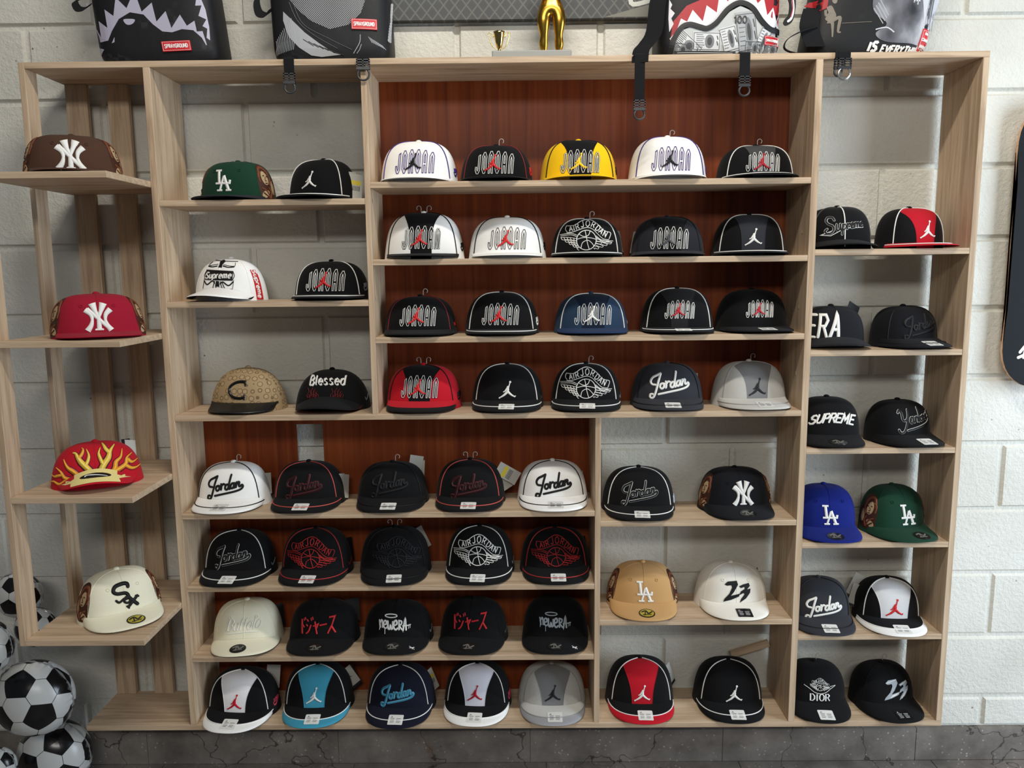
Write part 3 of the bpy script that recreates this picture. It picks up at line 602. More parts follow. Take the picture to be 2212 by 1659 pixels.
    if vem: vpart('visor', 0, ed, vm, 8); vpart('visor_edge', ed, 1, vem, 5, 'contrasting outer band of the visor')
    else: vpart('visor', 0, 1, vm, NW)
    if st.get('under'):
        mb = MB(); mb.grid([[vis(u, w)+Vector((0, 0, .0004)) for u in us] for w in [1-q/8 for q in range(9)]]); mb.build('under_visor', st['under'], root)
    if st.get('vpipe'):
        mb = MB(); mb.tube([vis(u, ed)+Vector((0, 0, .0040)) for u in us], .0015, 6); mb.build('visor_piping', st['vpipe'], root)
    def vtop(x, y):
        u, w = max(-.98, min(.98, x/bw)), .5
        for q in range(5):
            lo, hi = 0.0, 1.0
            for k in range(12):
                w = (lo+hi)/2
                if vis(u, w).y > y: lo = w
                else: hi = w
            d = (vis(min(1, u+.02), w).x-vis(max(-1, u-.02), w).x)/.04
            u = max(-.99, min(.99, u+(x-vis(u, w).x)/max(d, .02)))
        return Vector((x, y, vis(u, w).z+.0036)), Vector((0, 0, 1))
    def emb(items, mp, cols, dz=0.0, name='emblem'):
        groups = {}
        for it in items: groups.setdefault(it['col'], []).append(it)
        for c, its in groups.items():
            if c not in cols or cols[c] is None: continue
            mb = MB()
            for it in its:
                ly = it.get('layer', 1); pts = [(p[0], p[1]+dz) for p in it['pts']]
                if it.get('fill'): fill(mb, mp, pts, .0006+.0007*ly, smooth=it.get('smooth', False))
                else: stroke(mb, mp, pts, it['w'], it.get('closed', False), it.get('smooth', False), .0004+.0007*ly, it.get('bead', .0008), it.get('step', .004), it.get('nib'), it.get('taper'), it.get('butt', False))
            if mb.v: mb.build(name if c == 'a' else name+'_detail', cols[c], root)
    if st.get('emb'): 
        dx = st.get('ex', 0); emb([dict(i, pts=[(p[0]+dx, p[1]) for p in i['pts']]) for i in st['emb']], front, st['ecol'], st.get('ez', .055)+(.007 if zi > .015 else 0))
    if st.get('face'):
        for s in (-1, 1):
            it = [dict(d, pts=[(p[0]*1.25, p[1]*1.25) for p in d['pts']], w=d['w']*1.25) for d in e_face()]
            mp = side(s, math.radians(75), H*.48)
            emb(it, mp, dict(a=thread(66, 36, 24), b=thread(176, 152, 116), c=thread(112, 62, 38)), 0, 'side_patch')
    if st.get('sidelogo'):
        kind, m = st['sidelogo']
        emb(e_side() if kind == 'j' else e_swoosh(), side(1, math.radians(82), .03), dict(a=m), 0, 'side_emblem')
    if st.get('strip'):
        mp = side(1, math.radians(74), H*.42); mb = MB(); fill(mb, mp, [(-.012, -.046), (.012, -.046), (.012, .034), (-.012, .034)], .002); o = mb.build('side_band', thread(196, 26, 30), root)
        mb = MB(); its = [dict(d, pts=[(p[1], -p[0]) for p in d['pts']]) for d in text_items('Supreme', .016, .003, sp=.06, slant=.15)]
        for d in its: stroke(mb, mp, [(p[0], p[1]-.004) for p in d['pts']], d['w'], base=.0028)
        mb.build('band_lettering', thread(235, 235, 232), o)
    sk = st.get('stick')
    if sk:
        yc = -bf*1.06-L*st.get('sty', .52); sx = st.get('stx', .004)
        if sk in ('white', 'black', 'clear'):
            w, h = .0212, .0185; mb = MB(); fill(mb, vtop, [(sx-w, yc-h+.002), (sx-w+.002, yc-h), (sx+w-.002, yc-h), (sx+w, yc-h+.002), (sx+w, yc+h-.002), (sx+w-.002, yc+h), (sx-w+.002, yc+h), (sx-w, yc+h-.002)], .0005, .012)
            o = mb.build('visor_sticker', {'white': plain('white_sticker', 226, 226, 222, .45), 'black': plain('black_sticker', 24, 24, 26, .25), 'clear': plain('pale_sticker', 214, 214, 210, .4)}[sk], root, False)
            mb = MB()
            for r in range(4):
                for c0, c1 in ((-.015, -.003), (.002, .015)):
                    stroke(mb, vtop, [(sx+c0, yc+.004-.0046*r), (sx+c1-.0015*(r % 2), yc+.004-.0046*r)], .0014, base=.0007, bead=.0001)
            for d in e_jump(.008, 'a', sx-.012, yc+.0105, 0): 
                if not d.get('fill'): stroke(mb, vtop, d['pts'], d['w'], smooth=d.get('smooth'), taper=d.get('taper'), base=.0007, bead=.0001)
            mb.build('sticker_print', plain('sticker_ink', 70, 70, 74, .6) if sk != 'black' else plain('pale_ink', 190, 190, 190, .6), o, False)
        else:
            r = .0200; mb = MB(); fill(mb, vtop, [(sx+r*1.15*math.cos(k*PI/10), yc+r*.95*math.sin(k*PI/10)) for k in range(20)], .0010, .005)
            o = mb.build('visor_sticker', plain('dark_sticker', 28, 27, 22, .25), root, False)
            mb = MB(); fill(mb, vtop, [(sx+r*.98*math.cos(k*PI/10), yc+r*.78*math.sin(k*PI/10)) for k in range(20)], .0014, .005)
            i = mb.build('sticker_face', plain('gold_foil', 205, 190, 70, .3, .5) if sk == 'gold' else plain('black_foil', 40, 40, 42, .2, .3), o, False)
            mb = MB()
            stroke(mb, vtop, [(sx-.014, yc+.004), (sx-.003, yc+.009), (sx+.004, yc-.002), (sx+.014, yc+.006)], .0045, smooth=True, base=.0018, bead=.0001); stroke(mb, vtop, [(sx-.012, yc-.008), (sx+.012, yc-.006)], .003, base=.0018, bead=.0001); stroke(mb, vtop, [(sx-.004, yc+.011), (sx-.006, yc-.011)], .003, base=.0018, bead=.0001)
            mb.build('sticker_print', plain('sticker_black', 26, 26, 24, .4) if sk == 'gold' else plain('sticker_grey', 110, 108, 100, .3), o, False)
    for hk in range(st.get('hook', 0)):
        mb = MB(); s = 1 if hk == 0 else -1; b0 = Vector((.008*s, .006, H+.003))
        pts = [b0+Vector((0, 0, q*.004)) for q in (0, 1, 2)]+[b0+Vector((s*(.0062-.0062*math.cos(t)), 0, .0075+.0062*math.sin(t)+.004)) for t in [PI*(-.05+1.35*k/9) for k in range(10)]]
        mb.tube(pts, .0011, 6); mb.build('hanger_hook', plain('clear_plastic_hook', 186, 178, 172, .3, 0, Alpha=0.8), root)
    tg = st.get('tag')
    if tg:
        for i, (s, x, y, z, rz, ry, kind) in enumerate(tg):
            w, h = .020, .034; mb = MB(); mb.box(-w, w, -.0006, .0006, -h, h)
            o = mb.build('hang_tag', plain('black_card', 22, 22, 24, .45) if kind == 'b' else tag_mat(), root, False, (x, y, z)); o.rotation_euler = (math.radians(-12), math.radians(ry), math.radians(rz))
            fm = lambda u, v: (Vector((u, -.0006, v)), Vector((0, -1, 0)))
            if kind == 'j':
                mb = MB()
                for d in e_jump(.014, 'a', .0, .006): 
                    (fill if d.get('fill') else stroke)(mb, fm, d['pts'], *(() if d.get('fill') else (d['w'],)), **({} if d.get('fill') else dict(smooth=d.get('smooth'), taper=d.get('taper'), bead=.0001)))
                fill(mb, fm, [(-w, -h), (w, -h), (w, -h+.008), (-w, -h+.008)], .0003, .03); mb.build('tag_print', plain('tag_ink', 24, 24, 26, .5), o, False)
            elif kind == 'y':
                mb = MB(); fill(mb, fm, [(-.016, .004), (.016, .004), (.016, .016), (-.016, .016)], .0003, .03); mb.build('tag_sticker', plain('yellow_label', 216, 196, 60, .5), o, False)
                mb = MB()
                for k in range(8): fill(mb, fm, [(-.014+k*.0036, -.012), (-.0125+k*.0036, -.012), (-.0125+k*.0036, .001), (-.014+k*.0036, .001)], .0003, .03)
                mb.build('tag_print', plain('tag_ink', 24, 24, 26, .5), o, False)
            elif kind == 'b':
                mb = MB(); stroke(mb, fm, [(-.004, -.026), (-.004, -.018), (.004, -.018)], .0014, base=.0003, bead=.0001); mb.build('tag_print', plain('pale_ink', 190, 190, 190, .6), o, False)
            elif kind == 'm':
                mb = MB(); fill(mb, fm, [(-.008, -.006), (.008, -.006), (.008, .006), (-.008, .006)], .0003, .03); mb.build('tag_print', plain('tag_silver', 150, 148, 140, .3, .6), o, False)
    if st.get('flamevisor'):
        def vm_(x, y):
            f_ = lambda x, y: vis(max(-1, min(1, x/.095)), max(0, min(1, y/.075)))
            n_ = (f_(x+.001, y)-f_(x-.001, y)).cross(f_(x, y-.002)-f_(x, y)); n_ = n_.normalized() if n_.length > 1e-12 else Vector((0, 0, 1))
            return f_(x, y)+Vector((0, 0, .0036)), (n_ if n_.z > 0 else -n_)
        its = [dict(col='b', pts=[(u*.095, w*.075) for u, w in [(-.34,.02),(-.34,.35),(-.42,.42),(-.54,.16),(-.54,.42),(-.68,.30),(-.56,.60),(-.42,.66),(-.42,.97),(-.2,.955),(0,.95),(.2,.955),(.42,.97),(.38,.66),(.50,.48),(.66,.20),(.52,.34),(.50,.12),(.42,.38),(.34,.34),(.34,.02)]], w=0, fill=True, layer=0),
               dict(col='a', pts=[(.022*math.cos(k*PI/8), .036+.0125*math.sin(k*PI/8)) for k in range(16)], w=0, fill=True, layer=1), dict(col='c', pts=[(-.014,.038),(-.009,.031),(.016,.043)], w=.004, smooth=True, taper=(.3, 1, .1), layer=2)]
        emb(its, vm_, dict(a=thread(20, 18, 18), b=thread(236, 220, 146), c=thread(232, 230, 226)), 0, 'visor_emblem')
    if st.get('vmark'):
        mb = MB()
        for q in ([(-.008, .004), (0, 0), (.008, -.004)], [(-.007, -.003), (0, 0), (.006, .005)], [(0, 0), (.002, -.007)]): stroke(mb, vtop, [(.058+x, -.112+y) for x, y in q], .0018, base=.0006)
        mb.build('visor_mark', thread(220, 220, 218), root)
    return root

BK, CH, DG = fabric(13, 13, 15), fabric(48, 49, 55), fabric(36, 36, 42)
WH, CR, NV, LG, MG = fabric(240, 240, 238), fabric(232, 228, 204), fabric(20, 32, 50), fabric(190, 189, 184), fabric(126, 126, 127)
RD, YE, BL, GN, BR, CM, TN, SK = fabric(184, 22, 38), fabric(238, 190, 20), fabric(14, 30, 112), fabric(22, 58, 42), fabric(74, 50, 38), fabric(150, 22, 44), fabric(190, 150, 100), fabric(62, 148, 176)
tW, tK, tR, tP, tPu, tCo, tG, tBk2, tY, tSk, tSi = thread(232, 231, 226), thread(16, 16, 18), thread(206, 38, 40), thread(238, 238, 234), thread(62, 44, 120), thread(196, 84, 76), thread(70, 70, 74), thread(34, 34, 38), thread(240, 200, 40), thread(112, 184, 210), thread(168, 176, 182)
tDr, tGr = thread(120, 34, 38), thread(120, 122, 126)
def st(main, **k): return dict(main=main, **k)
PIP = lambda m, pipe, **k: st(m, pipe=pipe, vpipe=pipe, **k)
J, JP_, SC, WG = e_block, e_jump, e_script, e_wings
gA, gB, gC, gD, gE, gF = 'caps on the corner shelves', 'caps in the two-wide upper left compartments', 'caps in the orange-backed upper bay', 'caps in the orange-backed lower bay', 'caps in the two-wide lower middle compartments', 'caps in the right-hand column'
M_ = -.142
CAPS = [
 # shelf, x, y, yaw, label, group, style
 ('E1',-1.307,-.085,24,'brown cap with interlocked white letters and face side patches, on the topmost corner shelf',gA,st(BR,a=.101,H=.100,e=.55,emb=e_ny(.060),ecol=dict(a=tW),ez=.046,face=1,six=True,eye=1,bw=.092,L=.05)),
 ('E2',-1.279,-.085,29,'crimson cap with interlocked white letters and face side patches, on a corner shelf',gA,st(CM,a=.101,H=.108,e=.55,emb=e_ny(.058),ecol=dict(a=tW),ez=.052,face=1,six=True,eye=1,L=.06)),
 ('E3',-1.320,-.075,26,'red cap covered in yellow and orange flames with a curved visor',gA,st(RD,a=.101,H=.108,e=.70,emb=e_flames(),ecol=dict(a=thread(232,186,60),b=thread(240,214,110),c=thread(84,24,56),d=thread(228,132,44)),ez=.056,six=True,curve=.030,bw=.085,L=.070,flamevisor=1,under=RD,tag=[(1,.075,.045,.065,60,8,'b'),(1,.082,.05,.06,50,14,'g')])),
 ('E4',-1.303,-.055,40,'cream cap with black three-letter emblem and a gold oval sticker on its visor',gA,st(CR,a=.097,H=.122,emb=e_sox(),ecol=dict(a=tK),ez=.060,ex=.004,face=1,six=True,eye=1,stick='gold',stx=.012)),
 ('S1',-.970,.125,-10,'dark green cap with L and A emblem, beside a black barcode-tagged cap',gB,st(GN,a=.096,H=.110,e=.58,emb=e_la(),ecol=dict(a=tW),ez=.055,ex=-.006,face=1,six=True,eye=1,visor=DG)),
 ('S1',-.733,.118,-20,'black cap with white leaping figure and yellow barcode tag, right of an upper green cap',gB,PIP(BK,tP,a=.092,H=.112,emb=JP_(.044),ecol=dict(a=tW),ez=.052,tag=[(1,.088,-.012,.044,58,2,'g'),(1,.099,-.006,.038,42,8,'y')])),
 ('S2',-1.003,.118,-12,'white curved-visor cap with a black lettered bandana print and red side band',gB,st(WH,a=.094,H=.114,e=.72,emb=e_bandana(.080),ecol=dict(a=tK,b=tW),ez=.070,six=True,curve=.017,bw=.086,under=BK,strip=1)),
 ('S2',-.725,.125,-3,'black cap with outlined tall letters and red leaping figure, right of the bandana-print cap',gB,PIP(BK,tP,a=.097,H=.104,emb=J(),ecol=dict(a=tW,c=tR),ez=.054,sidelogo=('j',tGr))),
 ('M',-.975,.125,-6,'tan monogram-patterned cap with a glossy black letter C and black visor',gB,'MONO'),
 ('M',-.735,.122,-2,'black curved-visor cap with white blackletter word above red flame stitching',gB,st(BK,a=.098,H=.108,e=.78,emb=e_blessed(),ecol=dict(a=tW,b=tDr),ez=.072,curve=.022,bw=.09,under=tDr,six=False,sidelogo=('s',tGr))),
 ('R1',-.473,.125,-3,'white cap with purple-outlined letters, leftmost of the two purple-lettered caps',gC,st(WH,pipe=tPu,H=.117,emb=J(.102,.062,.0016),ecol=dict(a=tPu,c=tK),ez=.058,sidelogo=('j',tPu))),
 ('R1',-.262,.125,-3,'black cap with red piping and red leaping figure, between the white and yellow caps',gC,st(BK,pipe=tDr,a=.093,H=.104,emb=J(.1,.059),ecol=dict(a=tW,c=tR),ez=.053,hook=1,sidelogo=('j',tR))),
 ('R1',-.038,.125,0,'yellow cap with black centre panel, outlined tall letters and yellow leaping figure',gC,st(YE,center=BK,pipe=tK,H=.115,emb=J(.1,.060,under='k'),ecol=dict(a=tW,k=tK,c=tY),ez=.054,sidelogo=('j',tK),cen=(.028,.028,4))),
 ('R1',.204,.125,-1,'white cap with purple-outlined tall letters and black leaping figure, right of the yellow cap',gC,st(WH,pipe=tPu,vpipe=tP,H=.122,emb=J(.1,.062,.0016),ecol=dict(a=tPu,c=tK),ez=.058,hook=1,sidelogo=('j',tPu))),
 ('R1',.443,.125,2,'black cap with dark grey centre panel and small outlined letters, right of white caps',gC,PIP(BK,tP,center=MG and fabric(66,66,68),a=.098,H=.096,emb=J(.088,.051),ecol=dict(a=tW,c=thread(170,30,44)),ez=.048,hook=1,cen=(.027,.018,3))),
 ('R2',-.464,.125,-1,'white cap with black centre panel, black visor and red leaping figure over outlined letters',gC,st(WH,center=BK,visor=BK,pipe=tK,a=.103,H=.126,emb=J(.1,.060,under='k'),ecol=dict(a=tW,k=tK,c=tR),ez=.058,hook=2,sidelogo=('j',tK),cen=(.028,.026,4))),
 ('R2',-.234,.125,0,'all white cap with thin black outlined letters and red leaping figure',gC,st(WH,pipe=tK,a=.100,H=.112,emb=J(.1,.059,.0013),ecol=dict(a=tK,c=tR),ez=.054,sidelogo=('j',tK))),
 ('R2',-.014,.125,-6,'black cap with white winged ball emblem and pale hang tag, without visor sticker',gC,PIP(BK,tP,a=.093,H=.106,emb=WG(.0262),ecol=dict(a=tW),ez=.055,hook=1,tag=[(1,.088,.0,.04,66,2,'j')])),
 ('R2',.208,.125,-5,'charcoal cap with black centre panel, outlined letters and pale left tag',gC,st(DG,center=BK,pipe=tK,a=.094,H=.108,emb=J(.098,.058),ecol=dict(a=tW,c=tG),ez=.050,tag=[(-1,-.088,-.02,.038,-62,-2,'j')],cen=(.030,.03,4))),
 ('R2',.432,.125,-5,'black cap with charcoal centre panel and lone white leaping figure',gC,PIP(BK,tP,center=CH,a=.093,H=.112,emb=JP_(.044),ecol=dict(a=tW),ez=.048,cen=(.030,.02,4),tag=[(1,.084,.03,.04,62,6,'b'),(1,.090,.032,.036,60,8,'m')])),
 ('R3',-.480,.125,0,'black cap with thin red piping and red leaping figure, above the red cap',gC,st(BK,pipe=tDr,a=.095,H=.104,emb=J(.096,.056),ecol=dict(a=tW,c=tR),ez=.054,hook=1,sidelogo=('s',tR))),
 ('R3',-.251,.125,-3,'black cap with bold white piping and red leaping figure, left of the navy blue cap',gC,PIP(BK,tP,a=.097,H=.113,emb=J(.098,.058),ecol=dict(a=tW,c=tR),ez=.056,sidelogo=('j',tP))),
 ('R3',-.002,.125,0,'navy blue cap with white outlined tall letters and white leaping figure',gC,st(fabric(38,58,82),center=NV,pipe=tP,visor=fabric(28,48,84),a=.097,H=.107,emb=J(.098,.058),ecol=dict(a=tW,c=tW),ez=.054,sidelogo=('s',tGr),cen=(.030,.026,4))),
 ('R3',.238,.125,-4,'tall black cap with white piping and small cramped letters, right of the navy blue cap',gC,PIP(BK,tP,center=fabric(34,34,36),a=.095,H=.119,emb=J(.078,.048,jw=.034),ecol=dict(a=tW,c=thread(190,30,50)),ez=.064,stick='white',cen=(.022,.035,3))),
 ('R3',.446,.125,4,'unpiped black cap with small outlined letters, at the right end of its shelf',gC,st(BK,a=.094,H=.114,emb=J(.074,.046,jw=.032),ecol=dict(a=tW,c=thread(190,30,50)),ez=.064,stick='white',L=.080)),
 ('M',-.476,.125,-4,'red cap with black centre panel and black visor edge, white outlined tall letters',gC,st(RD,center=BK,pipe=tK,visor=RD,vedge=BK,a=.100,H=.118,emb=J(.1,.060,under='k'),ecol=dict(a=tW,k=tK,c=tR),ez=.058,hook=2,sidelogo=('j',tK),cen=(.029,.032,4))),
 ('M',-.238,.125,-3,'black cap with white piping and lone white leaping figure, right of the red cap',gC,PIP(BK,tP,a=.095,H=.119,emb=JP_(.046),ecol=dict(a=tW),ez=.046,ex=.004,stick='white',sidelogo=('s',tG))),
 ('M',-.015,.125,-5,'black cap with white winged ball emblem, left of the charcoal script cap',gC,PIP(BK,tP,a=.093,H=.118,emb=WG(.0262),ecol=dict(a=tW),ez=.058,stick='white',hook=1,sidelogo=('s',tGr))),
 ('M',.214,.125,-4,'charcoal cap with thick white script lettering, left of the pale grey cap',gC,PIP(CH,tK,a=.095,H=.117,emb=SC(),ecol=dict(a=tW),ez=.056,stick='white',tag=[(1,.075,.035,.05,20,6,'y')])),
 ('M',.445,.125,4,'pale grey cap with mid-grey centre panel, right of the charcoal script cap',gC,PIP(LG,thread(150,150,148),center=MG,a=.098,H=.120,emb=JP_(.046),ecol=dict(a=tBk2),ez=.048,stick='clear',hook=1,cen=(.028,.034,4))),
 ('L1',-1.033,.125,-3,'white cap with black piping and bold black script, leftmost on its shelf',gD,PIP(WH,tK,a=.098,H=.116,emb=SC(.1),ecol=dict(a=tK),ez=.052,stick='clear',hook=1,tag=[(1,.088,.0,.048,40,4,'j')])),
 ('L1',-.815,.125,0,'black cap with coral piping and dark red script, below the cut-out showing the wall',gD,PIP(BK,tCo,a=.096,H=.116,emb=SC(.098,.0046,outline='o',ow=.002),ecol=dict(a=thread(34,14,18),o=tDr),ez=.050,stick='white',tag=[(1,.092,.0,.044,68,10,'j'),(1,.098,.0,.042,54,16,'g')])),
 ('L1',-.573,.125,0,'all black cap with tone-on-tone script, between two coral-piped caps',gD,st(BK,vpipe=tK,pipe=tK,a=.096,H=.112,emb=SC(.1,.0046,outline='o',ow=.002),ecol=dict(a=tK,o=tBk2),ez=.054,stick='white',hook=1,tag=[(1,.06,.045,.085,14,12,'g'),(1,.066,.048,.07,10,4,'g')])),
 ('L1',-.348,.125,-2,'black cap with coral piping and dark red script, beside tilted tags with a yellow barcode',gD,PIP(BK,tCo,a=.094,H=.118,emb=SC(.098,.0046,outline='o',ow=.002),ecol=dict(a=thread(34,14,18),o=tDr),ez=.048,stick='white',hook=2,under=tDr,tag=[(1,.094,.0,.062,30,-24,'g'),(1,.108,-.006,.078,20,-58,'y')])),
 ('L1',-.111,.125,0,'white cap with black piping and bold black script, rightmost on its shelf',gD,PIP(WH,tK,a=.095,H=.113,emb=SC(.098),ecol=dict(a=tK),ez=.050,stick='clear',tag=[(1,.090,.02,.04,70,4,'g')])),
 ('L2',-1.028,.128,-2,'black cap with white-outlined script, left of the red winged-ball caps',gD,PIP(BK,tP,a=.097,H=.122,emb=SC(.1,.0046,outline='o',ow=.0016),ecol=dict(a=tK,o=tP),ez=.056,stick='white',sidelogo=('s',tGr))),
 ('L2',-.803,.128,-2,'black cap with red winged ball emblem, right of the white-outlined script cap',gD,PIP(BK,thread(170,50,50),a=.097,H=.127,emb=WG(.0266),ecol=dict(a=thread(170,40,40)),ez=.060,stick='white',sidelogo=('s',tDr),tag=[(1,.084,.03,.05,60,6,'b')])),
 ('L2',-.573,.128,4,'all black cap with tone-on-tone winged ball emblem',gD,st(BK,pipe=tK,vpipe=tK,a=.097,H=.127,emb=WG(.0262),ecol=dict(a=tBk2),ez=.060,stick='white',hook=2,ex=.01,tag=[(1,.072,.04,.075,24,-22,'g')])),
 ('L2',-.324,.128,-3,'black cap with white winged ball emblem, left of a cap with a red winged ball',gD,PIP(BK,tP,a=.094,H=.130,emb=WG(.0262),ecol=dict(a=tW),ez=.064,stick='white',sidelogo=('s',tGr))),
 ('L2',-.104,.128,0,'black cap with red winged ball emblem, rightmost on its shelf',gD,PIP(BK,thread(170,50,50),a=.096,H=.124,emb=WG(.0262),ecol=dict(a=thread(160,36,38)),ez=.060,stick='white',tag=[(1,.088,.02,.05,66,4,'b')])),
 ('L3',-1.018,.125,8,'cream cap with white scrawled lettering and a dark oval sticker on its visor',gD,st(CR,a=.094,H=.117,emb=text_items('Buffalo',.030,.0018,'a',0,0,slant=.3,rise=.06,sp=0,wx=.85,smooth=True,layer=1)+[S_([(-.045,-.026),(0,-.022),(.04,-.024)],.0016,'a',smooth=True)],ecol=dict(a=tP),ez=.070,six=True,eye=1,curve=.012,stick='dark',stx=-.008,under=BK,tag=[(1,.084,.01,.055,36,2,'b')])),
 ('L3',-.790,.125,-2,'black cap with red katakana stitching, right of the cream cap',gD,st(BK,a=.097,H=.113,emb=e_kana(),ecol=dict(a=thread(206,48,52)),ez=.064,six=True,curve=.012,stick='dark',under=tDr,tag=[(1,.078,.03,.07,20,0,'b')])),
 ('L3',-.570,.125,-2,'black cap with white spray-style lettering under a halo, between the two katakana caps',gD,st(BK,a=.096,H=.108,emb=e_tagger(),ecol=dict(a=tW),ez=.066,six=True,curve=.014,stick='dark',under=CR,vmark=1,sidelogo=('s',tGr))),
 ('L3',-.345,.125,-7,'black cap with red katakana stitching, fourth on its shelf between two halo-lettered caps',gD,st(BK,a=.094,H=.116,emb=e_kana(.096),ecol=dict(a=thread(196,40,48)),ez=.072,six=True,curve=.012,stick='dark',under=tDr,sidelogo=('s',tG))),
 ('L3',-.104,.125,-4,'black cap with silvery spray-style lettering under a halo, rightmost on its shelf',gD,st(BK,a=.091,H=.118,emb=e_tagger(.09),ecol=dict(a=tSi),ez=.070,six=True,curve=.012,stick='dark',under=CR,vmark=1)),
 ('B',-1.030,.096,-5,'black cap with white centre panel, left of the sky blue panelled cap',gD,PIP(BK,tP,center=fabric(236,235,238),vedge=WH,a=.098,H=.120,emb=JP_(.042),ecol=dict(a=thread(196,24,44)),ez=.046,stick='white',cen=(.030,.030,3),sidelogo=('j',thread(190,60,80)),tag=[(1,.07,.045,.075,10,4,'g')])),
 ('B',-.814,.118,2,'black cap with sky blue centre panel and sky blue visor edge',gD,PIP(BK,tP,center=SK,vedge=SK,a=.096,H=.124,emb=JP_(.044),ecol=dict(a=tW),ez=.052,stick='white',cen=(.029,.030,3),tag=[(1,.090,.02,.065,30,-28,'j'),(1,.094,.026,.06,38,-22,'b')])),
 ('B',-.566,.113,-2,'dark navy cap with white piping and light blue script',gD,PIP(fabric(18,20,36),tP,a=.096,H=.122,emb=SC(.094,.0048,outline='o',ow=.0018),ecol=dict(a=thread(60,130,160),o=tSk),ez=.054,stick='white',tag=[(1,.086,.02,.06,54,-16,'y')])),
 ('B',-.337,.122,-4,'black cap with white centre panel, right of the navy cap with script',gD,PIP(BK,tP,center=fabric(214,214,226),vedge=WH,a=.094,H=.122,emb=JP_(.042),ecol=dict(a=thread(176,24,44)),ez=.054,stick='white',cen=(.028,.032,3),sidelogo=('j',thread(190,60,80)))),
 ('B',-.115,.122,0,'all grey cap with darker panel and visor edge, on the bottom board',gD,PIP(LG,thread(150,150,148),center=MG,vedge=fabric(150,150,154),a=.095,H=.118,emb=JP_(.044),ecol=dict(a=tBk2),ez=.052,stick='clear',cen=(.030,.032,3))),
 ('K1',.138,.128,-5,'black cap with white-outlined script, left of a black cap with interlocked letters',gE,PIP(BK,tP,a=.098,H=.121,emb=SC(.098,.0046,outline='o',ow=.0016),ecol=dict(a=tK,o=tP),ez=.054,stick='clear',sidelogo=('j',thread(180,190,210)))),
 ('K1',.415,.128,2,'black cap with interlocked white letters and brown face side patches',gE,st(fabric(19,20,25),a=.097,H=.117,e=.55,emb=e_ny(.056),ecol=dict(a=tW),ez=.052,ex=.004,face=1,six=True,eye=1,stick='dark')),
 ('K2',.153,.128,-4,'tan cap with white L and A emblem and gold oval visor sticker',gE,st(TN,a=.097,H=.122,emb=e_la(.044),ecol=dict(a=tW),ez=.052,ex=.002,face=1,six=True,eye=1,stick='gold')),
 ('K2',.412,.128,0,'off-white cap with black brush-stroke number and a black rectangular visor sticker',gE,st(fabric(236,232,222),a=.098,H=.119,emb=e_23(.078),ecol=dict(a=tK),ez=.050,six=True,eye=1,stick='black',stx=.010,tag=[(1,.090,.02,.055,66,6,'b')])),
 ('B',.149,.128,-2,'black cap with red centre panel and red visor edge, in the braced bottom compartment',gE,PIP(BK,tP,center=RD,vedge=RD,a=.095,H=.132,emb=JP_(.045),ecol=dict(a=tW),ez=.048,stick='white',cen=(.029,.030,3),tag=[(1,.092,.02,.065,56,-14,'j')])),
 ('B',.413,.128,-2,'black cap with white leaping figure, in front of the diagonal wooden brace',gE,PIP(BK,tP,a=.095,H=.126,emb=JP_(.046),ecol=dict(a=tW),ez=.045,ex=.004,stick='white',sidelogo=('s',tGr))),
 ('C1',.673,.125,-3,'black cap with a white-outlined script word, swoosh and white centre piping',gF,st(BK,a=.0885,flare=.03,bw=.0915,H=.115,emb=script_items(SUP,.098,.0042,'a','o',.0018)+[S_([(.05,-.004),(.0,-.006),(-.036,-.026),(-.06,-.024),(-.03,-.012)],.0018,'o',layer=1)],ecol=dict(a=tK,o=tP),ez=.062,midpipe=tP,pipe=tG,curve=.010,L=.080)),
 ('C1',.867,.118,12,'black cap with red centre panel and white-piped red visor, in the right-hand column',gF,PIP(BK,tP,center=RD,visor=RD,a=.0885,flare=.03,bw=.0915,H=.110,emb=JP_(.046),ecol=dict(a=tW),ez=.048,cen=(.026,.036,3),ex=.006,L=.080,tag=[(1,.085,.025,.05,60,8,'m')])),
 ('C2',.669,.125,-4,'black cap with tall white brush letters partly hidden behind the upright',gF,st(fabric(24,25,30),a=.0885,flare=.03,bw=.0915,H=.112,emb=text_items('E',.060,.007,'a',-.066,0,slant=.12,layer=1,wx=.6)+text_items('R',.060,.007,'a',-.040,0,slant=.14,layer=1,wx=.6)+text_items('A',.066,.0085,'a',-.010,0,slant=.16,layer=1,wx=.55),ecol=dict(a=tP),ez=.060,six=True,curve=.014,under=CR,L=.080,tag=[(1,.07,.04,.085,20,30,'b')])),
 ('C2',.867,.118,12,'all black cap with tone-on-tone script, in the right-hand column',gF,st(fabric(17,17,22),pipe=tK,vpipe=tK,a=.0885,flare=.03,bw=.0915,H=.110,emb=SC(.1,.0046,outline='o',ow=.002),ecol=dict(a=tK,o=tBk2),ez=.050,ex=.008,stick='white',L=.080,tag=[(1,.088,.02,.035,64,6,'g')])),
 ('C3',.669,.125,-6,'black cap with white slanted handwritten capitals',gF,st(BK,a=.0885,flare=.03,bw=.0915,H=.122,emb=text_items('SUPREME',.023,.0050,'a',0,0,slant=.4,sp=.0,wx=1.05,layer=1,arch=.06),ecol=dict(a=tW),ez=.066,six=False,stick='dark')),
 ('C3',.867,.118,10,'black cap with white-outlined script word over an underline, in the right-hand column',gF,st(BK,a=.0885,flare=.03,bw=.0915,H=.113,emb=script_items(YNK,.1,.0044,'a','o',.0018),ecol=dict(a=tK,o=tP),ez=.058,ex=.012,six=False,stick='white',stx=.012,L=.080)),
 ('C4',.672,.125,-3,'royal blue cap with white L and A emblem',gF,st(BL,a=.0885,flare=.03,bw=.0915,H=.132,emb=e_la(.042),ecol=dict(a=tW),ez=.054,six=True,eye=1,stick='dark',stx=.0)),
